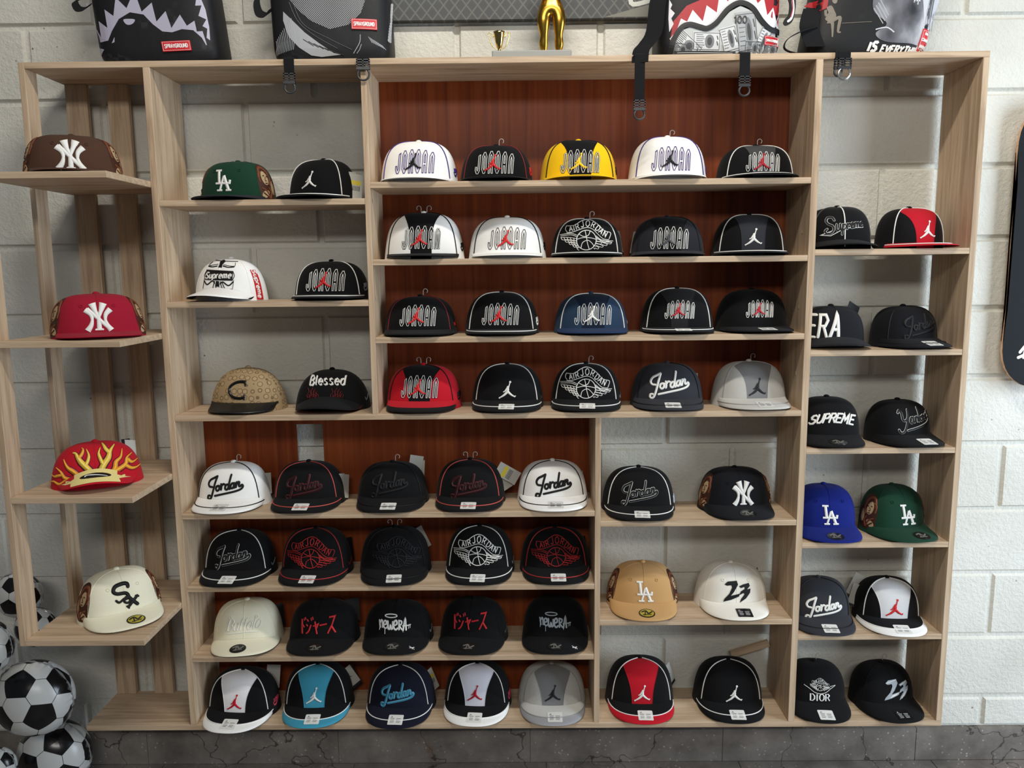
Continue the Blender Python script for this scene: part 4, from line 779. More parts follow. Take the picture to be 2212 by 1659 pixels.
 ('C4',.867,.120,10,'dark green cap with white L and A emblem, beside the royal blue cap',gF,st(GN,a=.0885,flare=.03,bw=.0915,H=.130,emb=e_la(.044),ecol=dict(a=tW),ez=.054,ex=.006,face=1,six=True,eye=1,stick='dark',stx=.016,L=.080)),
 ('C5',.669,.125,-4,'charcoal cap with white script, in the right-hand column',gF,PIP(CH,tK,a=.0885,flare=.03,bw=.0915,H=.119,emb=SC(.098),ecol=dict(a=tW),ez=.046,stick='white',hook=1)),
 ('C5',.867,.118,-4,'black cap with broad white centre panel and red leaping figure, in the right-hand column',gF,PIP(BK,tP,center=fabric(214,214,216),vedge=WH,a=.0885,flare=.03,bw=.0915,H=.120,emb=JP_(.046),ecol=dict(a=tR),ez=.048,stick='white',cen=(.036,.028,3),tag=[(-1,-.080,.0,.06,-20,14,'j'),(-1,-.074,.02,.085,-14,24,'g')])),
 ('B',.669,.125,-4,'black cap with small white winged emblem above four serif capitals',gF,st(BK,a=.0885,flare=.03,bw=.0915,H=.119,emb=xf(WG(.0105,.0008),1,0,.013)+text_items('DIOR',.0195,.0038,'a',0,-.021,sp=.16,layer=1,nib=0.0)+[S_([(-.044,.012),(-.03,.004),(-.016,-.006),(0,-.010),(.016,-.006),(.03,.004),(.044,.012),(.028,.010)],.0012,'a',smooth=True)],ecol=dict(a=tP),ez=.056,six=False,hook=1,stick='white')),
 ('B',.867,.120,6,'black cap with silver brush-stroke number, in the bottom right corner of the shelving',gF,st(BK,a=.0885,flare=.03,bw=.0915,H=.116,emb=e_23(.076,'a','h'),ecol=dict(a=tSi,h=tP),ez=.056,ex=.010,six=True,hook=1,stick='black',stx=.004,L=.080)),
]
def mono_cloth():
    def f(nt, b):
        v = objco(nt, (1, 1, 1)); vo = node(nt, 'ShaderNodeTexVoronoi', Scale=56.0, Randomness=0.3); nt.links.new(v, vo.inputs['Vector'])
        c = ramp(nt, vo.outputs['Distance'], [(0.32, srgb(168, 145, 108)), (0.36, srgb(112, 88, 58)), (0.43, srgb(112, 88, 58)), (0.47, srgb(160, 136, 100))])
        nt.links.new(c, b.inputs['Base Color']); b.inputs['Roughness'].default_value = 0.85
    return mat('tan_monogram_cloth', f)
for shelf, x, y, yaw, label, grp, style in CAPS:
    if style == 'MONO':
        style = st(mono_cloth(), visor=plain('black_leather', 26, 25, 24, .4), a=.100, H=.115, e=.80, emb=e_c_items(), ecol=dict(a=plain('black_gloss', 18, 18, 20, .18)), ez=.052, ex=-.006, six=True, bw=.092, L=.068, button=mono_cloth())
    make_cap(label, grp, (x, y, SZ[shelf]+.0004), yaw, style)

# ------------------------------------------------------------------ backpacks along the top board
ZT = 1.8418
def bag_cloth(key, c1, c2, sc=30):
    def f(nt, b):
        v = objco(nt); ck = node(nt, 'ShaderNodeTexChecker', Scale=60.0); nt.links.new(v, ck.inputs['Vector']); ck.inputs['Color1'].default_value = c1; ck.inputs['Color2'].default_value = c2
        n = node(nt, 'ShaderNodeTexNoise', Scale=9.0, Detail=2.0); nt.links.new(v, n.inputs['Vector'])
        mx = node(nt, 'ShaderNodeMix', data_type='RGBA'); nt.links.new(ramp(nt, n.outputs['Fac'], [(0.52, (0, 0, 0, 1)), (0.56, (1, 1, 1, 1))]), mx.inputs['Factor']); mx.inputs['A'].default_value = c1; nt.links.new(ck.outputs['Color'], mx.inputs['B'])
        nt.links.new(mx.outputs['Result'], b.inputs['Base Color']); b.inputs['Roughness'].default_value = 0.55; b.inputs['Specular IOR Level'].default_value = 0.3
        n2 = node(nt, 'ShaderNodeTexNoise', Scale=14.0, Detail=3.0); nt.links.new(v, n2.inputs['Vector']); bump(nt, b, n2.outputs['Fac'], 0.25, 0.006)
    return mat(key, f)
def engraved(key, dark, light, sc):
    def f(nt, b):
        v = objco(nt); cols = []
        for rot in (0.7, -0.8):
            mp = node(nt, 'ShaderNodeMapping'); mp.inputs['Rotation'].default_value = (0, rot, 0); nt.links.new(v, mp.inputs['Vector'])
            w = node(nt, 'ShaderNodeTexWave', Scale=sc, Distortion=1.2); w.inputs['Detail Scale'].default_value = 0.4; nt.links.new(mp.outputs['Vector'], w.inputs['Vector']); cols.append(w.outputs['Fac'])
        m = node(nt, 'ShaderNodeMath', operation='MULTIPLY'); nt.links.new(cols[0], m.inputs[0]); nt.links.new(cols[1], m.inputs[1])
        n = node(nt, 'ShaderNodeTexNoise', Scale=7.0); nt.links.new(v, n.inputs['Vector']); m2 = node(nt, 'ShaderNodeMath', operation='MULTIPLY'); nt.links.new(m.outputs[0], m2.inputs[0])
        m3 = node(nt, 'ShaderNodeMath', operation='MULTIPLY'); m3.inputs[1].default_value = 2.0; nt.links.new(n.outputs['Fac'], m3.inputs[0]); nt.links.new(m3.outputs[0], m2.inputs[1])
        nt.links.new(ramp(nt, m2.outputs[0], [(0.12, dark), (0.42, light)]), b.inputs['Base Color']); b.inputs['Roughness'].default_value = 0.5
    return mat(key, f)
def photo_print():
    def f(nt, b):
        v = objco(nt, (9, 9, 6)); n = node(nt, 'ShaderNodeTexNoise', Scale=1.4, Detail=3.0); nt.links.new(v, n.inputs['Vector'])
        nt.links.new(ramp(nt, n.outputs['Fac'], [(0.3, srgb(40, 40, 44)), (0.5, srgb(112, 112, 118)), (0.68, srgb(186, 186, 192))]), b.inputs['Base Color']); b.inputs['Roughness'].default_value = 0.5
    return mat('grey_photo_print', f)
BLACKB = lambda: bag_cloth('black_bag_cloth', srgb(24, 24, 27), srgb(40, 41, 46))
WEB = lambda: fabric(22, 22, 24)
def backpack(label, X, w, lean, body, zoom=None, name='backpack', side=None):
    root = thing('backpack', label, 'backpack', (X, 0, ZT)); d, hgt, n = .078, .43, 4.5; yc = .024+d
    def ad(z):
        t = max(0, min(1, z/.035)); k = .90+.10*(1-(1-t)**2)
        u = max(0, (z-.30)/(hgt-.30)); k2 = math.sqrt(max(0.0, 1-u**2.6)); return w/2*k*max(.02, k2), d*k*(1-.45*min(1, z/hgt)**2)*max(.08, k2**.7)
    def fm(x, z):
        def pt(x, z):
            a, dd = ad(z); s = max(-.995, min(.995, x/a)); return Vector((x+lean*z, yc-dd*(1-abs(s)**n)**(1/n), z))
        p = pt(x, z); nx = pt(x+.002, z)-pt(x-.002, z); nz = pt(x, z+.002)-pt(x, z-.002); nr = nx.cross(nz)
        nr = nr.normalized() if nr.length > 1e-9 else Vector((0, -1, 0))
        return p, (nr if nr.y < 0 else -nr)
    mb = MB(); rows = []
    for q in range(29):
        z = hgt*(q/28)**.9 if q else 0; a, dd = ad(z); r = []
        for k in range(40):
            th = 2*PI*k/40; c, s = math.cos(th), math.sin(th)
            r.append((math.copysign(abs(c)**(2/n), c)*a+lean*z, yc+math.copysign(abs(s)**(2/n), s)*dd, z))
        rows.append(r)
    mb.grid(rows, True); mb.add(rows[0], [tuple(reversed(range(40)))])
    mb.build('bag_body', body, root)
    # zip line, grab handle and padded shoulder straps behind
    mb = MB(); zr = [(x/20*w*.86, .33-.00*abs(x)) for x in range(-10, 11)]; stroke(mb, fm, zr, .006, bead=.002); mb.build('zip', plain('dark_zip', 40, 40, 42, .35, .4), root)
    mb = MB(); mb.tube([(lean*hgt-.04+.08*k/8, yc, hgt-.01+.03*math.sin(PI*k/8)) for k in range(9)], .006, 8); mb.build('grab_handle', WEB(), root)
    return root, fm
def web(root, pts, wd, name='strap', m=None, ax=(1, 0, 0)):
    mb = MB(); A = Vector(ax)*wd/2; pts = catmull(pts, False, 5); rows = []
    for i, p in enumerate(pts):
        p = Vector(p); t = (Vector(pts[min(i+1, len(pts)-1)])-Vector(pts[max(0, i-1)])).normalized(); nn = t.cross(A).normalized()*.0009
        rows.append([p-A+nn, p+A+nn, p+A-nn, p-A-nn])
    mb.grid(rows, True); return mb.build(name, m or WEB(), root, False)
def buckle(par, x, y, z, wd=.03, m=None, ringm=None):
    m = m or plain('dark_plastic_buckle', 52, 53, 56, .35); mb = MB(); h = .026
    mb.box(x-wd/2, x-wd/2+.003, y-.003, y+.002, z-h, z); mb.box(x+wd/2-.003, x+wd/2, y-.003, y+.002, z-h, z); mb.box(x-.0015, x+.0015, y-.003, y+.002, z-h*.8, z)
    for q in range(4): mb.box(x-wd/2, x+wd/2, y-.003, y+.002, z-q*.0062-.0028, z-q*.0062)
    mb.box(x-wd/2, x+wd/2, y-.0035, y+.003, z-h, z-h+.006)
    o = mb.build('buckle', m, par, False)
    mb = MB(); r = wd*.44; mb.tube([(x+r*math.cos(k*PI/10), y, z-h-r*.7+r*math.sin(k*PI/10)) for k in range(20)], .0026, 8, True); mb.build('ring', ringm or m, o)
def hang(root, x, zb, y=-.0055, wd=.026, xo=0.0, y0=.05, **k):
    s = web(root, [(x+xo, y0, .002), (x+xo*.4, .008, .0026), (x, -.004, .0008), (x, y, -.010)]+([(x, y, zb*.5), (x, y, zb)] if zb < -.012 else []), wd)
    buckle(s, x, y-.001, min(zb, -.008)+.004, wd+.004, **k)
def prints(root, fm, items, cols, name='print'):
    g = {}
    for it in items: g.setdefault(it['col'], []).append(it)
    for c, its in [(c, b) for c, a in g.items() for b in ([[i] for i in a] if len(a) < 5 else [a])]:
        mb = MB()
        for it in its:
            ly = it.get('layer', 0)
            if it.get('fill'): fill(mb, fm, it['pts'], .0008+.0003*ly, .02, it.get('smooth', False))
            else: stroke(mb, fm, it['pts'], it['w'], it.get('closed', False), it.get('smooth', False), .0009+.0003*ly, .0002, .01, taper=it.get('taper'), butt=it.get('butt', False))
        mb.build(name, cols[c], root, False)
def label_patch(root, fm, cx, cz, w, h, txt, rot=0.0, th=.34, lines=None):
    R_ = lambda pts: [(cx+p[0]*math.cos(rot)-p[1]*math.sin(rot), cz+p[0]*math.sin(rot)+p[1]*math.cos(rot)) for p in pts]
    mb = MB(); fill(mb, fm, R_([(-w/2, -h/2), (w/2, -h/2), (w/2, h/2), (-w/2, h/2)]), .004, .02); o = mb.build('badge', plain('red_rubber_badge', 206, 30, 38, .4), root, False)
    mb = MB()
    for i, t in enumerate(lines or [txt]):
        n = len(lines or [txt]); cz_ = (n-1)/2*h*.3-i*h*.3; hh = h*th
        for d in text_items(t, hh, hh*.2, sp=.12): stroke(mb, fm, R_([(p[0]*min(1, w*.84/(hh*.82*len(t)))*1.0, p[1]+cz_) for p in d['pts']]), d['w'], base=.0045, bead=.0002)
    stroke(mb, fm, R_([(-w*.47, -h*.42), (w*.47, -h*.42), (w*.47, h*.42), (-w*.47, h*.42)]), .0006, True, base=.0042, bead=.0001)
    mb.build('badge_lettering', plain('white_print', 236, 234, 232, .5), o, False)
def P(pts, cx, by, k, sl, z0=.0064):
    """sketch units -> metres on the bag front"""
    return [((x+sl*(by-y)-cx)/k, z0+(by-y)/k) for x, y in pts]
def F_(pts, col, layer=0, **k): return dict(col=col, pts=pts, w=0, fill=True, layer=layer, **k)
# --- black camouflage bag with pale teeth
r, fm = backpack('black backpack with pale grey shark-teeth print, leftmost on the top board', -1.130, .318, -.10, BLACKB())
q = lambda pts: [(x+.10*z, z) for x, z in P(pts, 1161, 440, 2825, .09)]
lilac = plain('lilac_grey_print', 176, 172, 190, .5)
zig = [(672,285),(680,190),(742,272),(720,155),(795,208),(770,80),(840,128),(852,0),(935,76),(985,-45),(1045,102),(1115,40),(1155,172),(1218,100),(1265,218),(1322,125),(1375,202),(1425,165),(1445,240),(1482,235),(1515,330)]
low = [(1510,332),(1480,282),(1420,232),(1340,225),(1270,247),(1200,240),(1130,190),(1060,122),(960,105),(880,150),(830,230),(800,295),(740,300)]
prints(r, fm, [F_(q(zig+low), 'a'), F_(q([(1430,-20),(1425,60),(1465,55),(1450,130),(1500,150),(1480,200),(1510,215),(1510,280),(1532,295),(1520,200),(1490,80),(1455,0)]), 'a'),
  F_(q([(915,155),(955,150),(997,156),(985,182),(955,192),(930,182)]), 'a', smooth=True), F_(q([(830,315),(850,275),(850,308)]), 'a'), F_(q([(685,348),(715,335),(765,352),(730,388),(722,430),(706,428),(703,385)]), 'a'),
  F_(q([(575,0),(600,60),(590,0)]), 'a')], dict(a=lilac))
c_ = q([(1198,312),(1405,303),(1410,372),(1212,384)]); label_patch(r, fm, sum(p[0] for p in c_)/4, sum(p[1] for p in c_)/4, .073, .0245, 'SPRAYGROUND', .04, .36)
web(r, [(-.20, .10, .19), (-.215, .06, .165), (-.205, .05, .143), (-.188, .05, .142), (-.176, .05, .15)], .026, 'shoulder_strap', ax=(.5, .3, .5))
web(r, [(.10, .03, .003), (.165, .01, .0028), (.195, .03, .0026), (.16, .08, .0026)], .02, ax=(0, 1, 0))
# --- engraved-print bag
r, fm = backpack('dark backpack with engraved line print, second from left on the top board', -.683, .308, -.035, bag_cloth('charcoal_bag_cloth', srgb(26, 27, 30), srgb(36, 37, 40)))
q = lambda pts: [(x+.035*z, z) for x, z in P(pts, 763, 440, 2947, .043)]
eng = engraved('engraved_dot_print', srgb(30, 31, 34), srgb(176, 178, 182), 84.0)
its = [F_(q([(440,0),(440,-420),(640,-640),(900,-600),(1040,-380),(1030,0),(990,120),(900,200),(760,230),(620,170),(520,90)]), 'e'), F_(q([(405,95),(480,165),(570,250),(680,330),(790,400),(850,412),(700,426),(620,415),(530,360),(450,280),(405,160)]), 'a')]
for k in range(12): its.append(S_(q([(330+k*14, 405-k*3), (350+k*13, 350-k*8), (345+k*11, 300-k*14)]), .0012, 'a', smooth=True))
for k in range(7): its.append(S_(q([(560+40*k, 300+16*k), (640+38*k, 350+11*k)]), .0016, 'd', layer=1))
for k in range(9): its.append(S_(q([(1050+12*k, 285+7*k), (1080+12*k, 330+5*k)]), .0012, 'a'))
its += [S_(q([(990,270),(985,330),(940,405)]), .0016, 'a', smooth=True), S_(q([(1000,340),(985,380),(965,405)]), .0014, 'a'), S_(q([(480,30),(560,190),(760,300),(930,380)]), .001, 'b', smooth=True), S_(q([(450,30),(520,170),(640,270),(820,370)]), .001, 'b', smooth=True)]
its += [S_(q([(1207-k, 20+k*22), (1206-k, 34+k*22)]), .006, 'a') for k in range(13)]
prints(r, fm, its, dict(a=plain('pale_engraving', 166, 168, 172, .5), b=plain('grey_engraving', 96, 98, 102, .5), d=plain('black_engraving', 24, 24, 26, .5), e=eng))
c_ = q([(922,158),(1105,162),(1112,236),(932,232)]); label_patch(r, fm, sum(p[0] for p in c_)/4, sum(p[1] for p in c_)/4, .063, .0255, 'SPRAYGROUND', -.02, .34)
web(r, [(-.17, .10, .20), (-.19, .06, .165), (-.185, .05, .128), (-.165, .05, .122), (-.152, .05, .138)], .03, 'shoulder_strap', ax=(.5, .3, .5))
hang(r, -.0985, -.040); hang(r, .090, -.004, wd=.03)
# --- banknote bag with red teeth
r, fm = backpack('backpack with grey banknote print and a red and white toothed mouth', .317, .315, .01, bag_cloth('black_bag_plain', srgb(26, 26, 29), srgb(30, 30, 33)))
q = lambda pts: P(pts, 513, 290, 2121, -.025)
lip = [(245,285),(262,215),(300,155),(345,138),(400,152),(440,160),(490,130),(550,62),(615,30),(680,55),(735,125),(785,165),(842,170)]
its = [F_(q([(240,250),(258,120),(330,40),(420,5),(520,-12),(850,-12),(846,160),(785,150),(700,60),(610,15),(540,50),(480,115),(420,140),(330,125)]), 'r'),
       F_(q([(250,235),(300,105),(332,122),(362,62),(416,122),(437,40),(491,78),(505,-10),(528,-2),(552,22),(566,-12),(690,-12),(712,32),(745,0),(766,92),(800,50),(823,122),(846,62),(846,168),(785,160),(735,118),(680,50),(615,24),(550,56),(490,124),(440,154),(400,146),(345,132),(300,148),(262,208)]), 'a', 1),
       S_(q(lip), .0125, 'k', smooth=True, layer=10),
       F_(q([(258,286),(275,215),(305,165),(350,150),(440,172),(495,145),(560,75),(618,45),(672,68),(728,138),(780,180),(842,184),(840,286)]), 'n', 1),
       F_(q([(240,0),(255,30),(246,50),(268,75),(250,100),(262,130),(240,170),(236,100)]), 'a', 1)]
for n_, (x0, y0, wd_, hg, rot) in enumerate(((330,235,170,80,.75),(300,262,120,60,.2),(438,225,150,95,.04),(560,215,90,130,-.25),(655,180,110,210,-.12),(740,225,60,140,.42),(790,262,110,50,.0),(690,262,90,70,.05),(430,282,330,16,.02))):
    R_ = lambda a, b: (x0+a*wd_*math.cos(rot)-b*hg*math.sin(rot), y0+a*wd_*math.sin(rot)+b*hg*math.cos(rot))
    its.append(F_(q([R_(-.5,-.5), R_(.5,-.5), R_(.5,.5), R_(-.5,.5)]), ('m', 'h', 'm')[n_ % 3] if n_ < 8 else 'd', 2+n_*.5))
    its.append(S_(q([R_(-.46,-.44), R_(.46,-.44), R_(.46,.44), R_(-.46,.44)]), .0011, 'd', closed=True, layer=3+n_*.5))
    if n_ == 8: its.append(S_(q([R_(-.45, 0), R_(.45, 0)]), .0012, 'm', layer=8)); continue
    its += [S_(q([R_(-.38,-.34+.11*k), R_(-.14+.03*(k % 3),-.34+.11*k)]), .0010, 'd', layer=3+n_*.5) for k in range(7)]
    its += [S_(q([R_(.36, -.3+.3*k), R_(.40, -.1+.3*k)]), .0022, 'd', layer=3+n_*.5) for k in range(2)]
    its.append(F_(q([R_(.10+.17*math.cos(k*PI/7), .36*math.sin(k*PI/7)) for k in range(14)]), 'g', 3+n_*.5)); its.append(F_(q([R_(.10+.09*math.cos(k*PI/5), .22*math.sin(k*PI/5)) for k in range(10)]), 'd', 4+n_*.5))
its += [dict(d, pts=[(p[0]+.048, p[1]+.088) for p in d['pts']], layer=9) for d in text_items('100', .016, .003, 'd')]
prints(r, fm, its, dict(r=plain('red_teeth_print', 166, 30, 38, .5), a=plain('white_teeth_print', 222, 220, 226, .5), k=plain('black_lip_print', 20, 20, 22, .5), n=plain('banknote_print', 186, 188, 186, .5), d=plain('banknote_ink', 62, 64, 66, .5), g=plain('banknote_grey', 118, 120, 122, .5), m=plain('banknote_pale', 206, 207, 208, .5), h=plain('banknote_mid', 164, 166, 168, .5)))
c_ = q([(758,195),(838,205),(838,250),(755,245)]); label_patch(r, fm, sum(p[0] for p in c_)/4-.003, sum(p[1] for p in c_)/4, .038, .022, 'SPRAYGROUND', -.03, .26)
sd = web(r, [(-.145, .03, .19), (-.163, .018, .13), (-.172, .012, .06), (-.19, .008, .030), (-.206, .0, .010), (-.210, -.006, -.02)], .042, 'shoulder_strap', ax=(.97, -.2, .0))
hang(r, -.2100, -.115, xo=.03); hang(r, .055, -.060, xo=-.004)
mb = MB(); km = lambda x, z: (Vector((.176+x, .035, .115+z)), Vector((0, -1, 0)))
fill(mb, km, [(-.010,.05),(.008,.046),(.014,.01),(.008,-.028),(-.008,-.04),(-.016,-.034),(-.012,-.024),(-.004,-.014),(-.002,.01),(-.008,.03)], .004, .02, True); kc = mb.build('keychain', plain('black_rubber', 20, 20, 22, .4), r, False)
mb = MB(); stroke(mb, km, [(-.006,.04),(.003,.03),(.008,.0),(.004,-.022),(-.004,-.03)], .006, smooth=True, base=.0042, bead=.0003); mb.build('keychain_teeth', plain('white_teeth_print', 222, 220, 226, .5), kc, False)
mb = MB(); stroke(mb, km, [(-.004,.036),(.004,.02),(.006,.0),(.002,-.02)], .0022, smooth=True, base=.005, bead=.0003); mb.build('keychain_gum', plain('red_teeth_print', 166, 30, 38, .5), kc, False)
# --- black and grey photo-print bag
r, fm = backpack('black and grey photo-print backpack with white capitals, rightmost on the top board', .698, .306, .16, bag_cloth('black_bag_smooth', srgb(27, 27, 28), srgb(31, 31, 33)))
q = lambda pts: [(x-.16*z, z) for x, z in P(pts, 1350, 275, 2121, -.05)]
its = [F_(q([(1440,130),(1370,60),(1380,-60),(1420,-250),(1500,-380),(1640,-420),(1700,-300),(1700,-100),(1640,0),(1652,130),(1640,235),(1560,232),(1430,222),(1380,180)]), 'p', smooth=True), F_(q([(1030,10),(1060,-12),(1140,-12),(1130,40),(1098,50),(1085,20)]), 'g')]
its += [F_(q([(1640,10),(1652,-80),(1700,-200),(1790,-120),(1765,0),(1735,90),(1706,165),(1650,135)]), 'l', 1)]
its += [S_(q([(1372+12*k, 50-14*k), (1420+10*k, 130-14*k)]), .0022, 'a') for k in range(4)]
its += [S_(q([(1656+12*k, 132+3*k), (1668+12*k, 60), (1690+10*k, -20)]), .0026, 'd' if k % 2 else 'a', smooth=True, layer=3, taper=(.3, 1, .3)) for k in range(7)]
its += [F_(q([(1128,40),(1150,30),(1165,60),(1172,85),(1160,105),(1130,110),(1118,95),(1135,70)]), 'b', smooth=True), S_(q([(1128,112),(1150,118),(1152,150),(1150,195)]), 1, 'b', smooth=True, taper=(.010, .007, .003)), S_(q([(1152,110),(1190,96),(1184,140),(1180,168),(1194,172)]), 1, 'b', smooth=True, taper=(.009, .0075, .003)), S_(q([(1122,50),(1124,80),(1150,58)]), 1, 'b', smooth=True, taper=(.006, .005, .003)), F_(q([(1168+13*math.cos(k*PI/5), 5+17*math.sin(k*PI/5)) for k in range(10)]), 'b')]
its += [S_(q([(1590+14*k, 18), (1600+12*k, -12)]), 1, 'l', taper=(.004, .003), layer=3) for k in range(3)]
its += [S_(q([(1200,125),(1360,120)]), .0012, 'b'), S_(q([(1380,160),(1440,150),(1480,175)]), .003, 'l', smooth=True), S_(q([(1590,20),(1600,-10)]), .004, 'a'), S_(q([(1610,30),(1616,-10)]), .004, 'a')]
cz = q([(1365,247)])[0]; its += [dict(d, pts=[(p[0]+cz[0], p[1]+cz[1]) for p in d['pts']], layer=2) for d in text_items('IS', .0205, .0066, 'w', slant=.15, butt=True)]
cz = q([(1530,256)])[0]; its += [dict(d, pts=[(p[0]+cz[0], p[1]+cz[1]-.004) for p in d['pts']], layer=2) for d in text_items('EVERYTHING', .0155, .0044, 'w', slant=.2, rise=-.05, sp=.1, butt=True)]
prints(r, fm, its, dict(p=photo_print(), a=plain('pale_engraving', 166, 168, 172, .5), l=plain('silver_print', 196, 196, 202, .5), b=plain('bronze_grey_print', 120, 110, 98, .5), d=plain('dark_fold_print', 112, 112, 122, .5), g=plain('red_teeth_print', 166, 30, 38, .5), w=plain('white_print', 236, 234, 232, .5)))
label_patch(r, fm, .136, .036, .025, .052, 'A', -.12, .13, ['~~', 'C~~~', '~~~~'])
web(r, [(-.135, .03, .07), (-.175, .02, .058), (-.215, .01, .036), (-.222, .012, .014), (-.19, .02, .004), (-.13, .03, .003)], .010, 'strap', ax=(.0, 1, .0))
web(r, [(-.14, .05, .12), (-.155, .03, .07), (-.14, .022, .02)], .05, 'shoulder_strap', ax=(1, 0, 0))
hang(r, -.0755, -.020, xo=.0, wd=.030, ringm=plain('bright_ring', 170, 170, 172, .25, .8))
s = web(r, [(-.088, .02, .0026), (-.088, -.003, .001), (-.089, -.0035, -.02)], .02); buckle(s, -.0895, -.0035, -.016, .022)

# ------------------------------------------------------------------ trophies on the top board
def gold(nm='gold_plate', c=(206, 158, 62), rough=.25): return plain(nm, *c, rough, 1.0)
r = thing('statuette', 'golden muscular figure statuette standing on a pale grey slab', 'statuette', (-.112, .094, ZT))
mb = MB(); mb.box(-.156, .050, -.052, .052, 0, .026); b_ = mb.build('base_slab', plain('pale_grey_slab', 150, 152, 148, .5), r, False); b_['label'] = 'pale grey slab'
md = b_.modifiers.new('bev', 'BEVEL'); md.width = .003; md.segments = 2
me = bpy.data.meshes.new('figure'); V = []; E_ = []; Rr = []
def jn(p, rad, par=None):
    V.append(p); Rr.append(rad); i = len(V)-1
    if par is not None: E_.append((par, i))
    return i
pel = jn((0, 0, .150), (.026, .018))
for s in (-1, 1):
    h_ = jn((s*.019, 0, .138), (.019, .019), pel); th = jn((s*.021, -.002, .112), (.0195, .0205), h_); kn = jn((s*.0195, -.003, .080), (.0115, .0125), th); kk = jn((s*.0195, -.001, .070), (.0105, .011), kn)
    ca = jn((s*.021, .003, .054), (.0125, .0145), kk); an = jn((s*.019, .002, .033), (.0068, .0075), ca); hl = jn((s*.019, -.002, .0275), (.007, .006), an); jn((s*.024, -.016, .0268), (.0065, .004), hl)
wa = jn((0, 0, .170), (.021, .015), pel); ch = jn((0, -.002, .200), (.032, .020), wa); nk = jn((0, 0, .226), (.011, .011), ch); hd = jn((0, -.002, .240), (.013, .015), nk); jn((0, -.002, .254), (.009, .010), hd)
for s in (-1, 1):
    sh = jn((s*.034, 0, .214), (.0145, .014), ch); el = jn((s*.052, .002, .188), (.010, .010), sh); wr = jn((s*.040, -.020, .172), (.0065, .0065), el); jn((s*.030, -.026, .170), (.006, .006), wr)
me.from_pydata(V, E_, []); o = bpy.data.objects.new('figure', me); COL.objects.link(o); o.parent = r; o['label'] = 'gold figure'
o.modifiers.new('skin', 'SKIN'); o.modifiers.new('sub', 'SUBSURF').levels = 2; o.modifiers['sub'].render_levels = 2
for i, sv in enumerate(me.skin_vertices[0].data): sv.radius = Rr[i]; sv.use_root = (i == 0)
o.modifiers['skin'].use_smooth_shade = True; me.materials.append(gold())
r = thing('trophy_cup', 'small shiny gold trophy cup with two tall handles beside the golden figure', 'trophy', (-.249, .060, ZT+.0262))
mb = MB(); mb.lathe([(.0001, 0), (.009, 0), (.009, .002), (.004, .004), (.0042, .007), (.007, .012), (.010, .022), (.0125, .034), (.0140, .046), (.0150, .050), (.0142, .050), (.011, .034), (.006, .014), (.0001, .010)], 24); mb.build('cup', gold('shiny_gold', (226, 196, 120), .12), r)
for s in (-1, 1):
    mb = MB(); mb.tube(catmull([(s*.0125, 0, .040), (s*.0165, 0, .038), (s*.019, 0, .046), (s*.027, 0, .047), (s*.025, 0, .034), (s*.018, 0, .016), (s*.006, 0, .006)], False, 5), .0013, 7); mb.build('handle', gold('shiny_gold', (226, 196, 120), .12), r)

# ------------------------------------------------------------------ canvas on the wall
def lattice():
    def f(nt, b):
        tc = node(nt, 'ShaderNodeTexCoord'); sx = node(nt, 'ShaderNodeSeparateXYZ'); nt.links.new(tc.outputs['Object'], sx.inputs[0]); ds = []
        for sg in (1, -1):
            m = node(nt, 'ShaderNodeMath', operation='MULTIPLY_ADD'); m.inputs[1].default_value = sg*.82; nt.links.new(sx.outputs['Z'], m.inputs[0]); nt.links.new(sx.outputs['X'], m.inputs[2])
            pp = node(nt, 'ShaderNodeMath', operation='PINGPONG'); pp.inputs[1].default_value = .0155; nt.links.new(m.outputs[0], pp.inputs[0]); ds.append(pp.outputs[0])
        mn = node(nt, 'ShaderNodeMath', operation='MINIMUM'); nt.links.new(ds[0], mn.inputs[0]); nt.links.new(ds[1], mn.inputs[1])
        nt.links.new(ramp(nt, mn.outputs[0], [(0.0015, srgb(104, 106, 102)), (0.0030, srgb(70, 71, 72))]), b.inputs['Base Color']); b.inputs['Roughness'].default_value = 0.6
    return mat('grey_diamond_print', f)
r = thing('canvas_print', 'wide grey canvas print with a diamond lattice, hung on the wall above the shelving', 'picture', (-.185, .180, 1.985))
mb = MB(); mb.box(-.42, .40, 0, .026, 0, .55); mb.build('canvas', lattice(), r, False, (0, 0, 0))
cmap = lambda x, z: (Vector((x, 0, z)), Vector((0, -1, 0)))
mb = MB(); fill(mb, cmap, [(.22, .002), (.398, .002), (.398, .04), (.33, .03)], .0006, .2); mb.build('printed_shape', plain('olive_grey_print', 122, 122, 112, .6), r, False)
mb = MB(); stroke(mb, cmap, [(.30, .08), (.30, .034), (.40, .062)], .012, base=.0008, bead=.0002, smooth=True); stroke(mb, cmap, [(-.42, .058), (.02, .060), (.14, .075)], .006, base=.0008, bead=.0002); mb.build('printed_line', plain('pale_print_line', 206, 208, 200, .6), r, False)

# ------------------------------------------------------------------ skateboard deck on the wall
r = thing('skateboard_deck', 'black skateboard deck with pale wooden edges hung upright on the right of the shelving', 'skateboard', (1.283, .168, .958))
def deck_outline(k=14):
    hw, Ln = .100, .79; pts = []
    for i in range(k+1):
        a = PI+PI*i/k; pts.append((hw*math.copysign(abs(math.cos(a))**.8, math.cos(a)), .105+.105*math.copysign(abs(math.sin(a))**.9, math.sin(a))))
    pts.append((.093, .22)); pts.append((.096, .40)); pts.append((.093, Ln-.22))
    for i in range(k+1):
        a = PI*i/k; pts.append((hw*math.copysign(abs(math.cos(a))**.8, math.cos(a)), Ln-.105+.105*abs(math.sin(a))**.9))
    pts += [(-.093, Ln-.22), (-.096, .40), (-.093, .22)]
    return pts
def kick(z): return -.020*max(0, (.13-z)/.13)**1.5-.020*max(0, (z-.66)/.13)**1.5
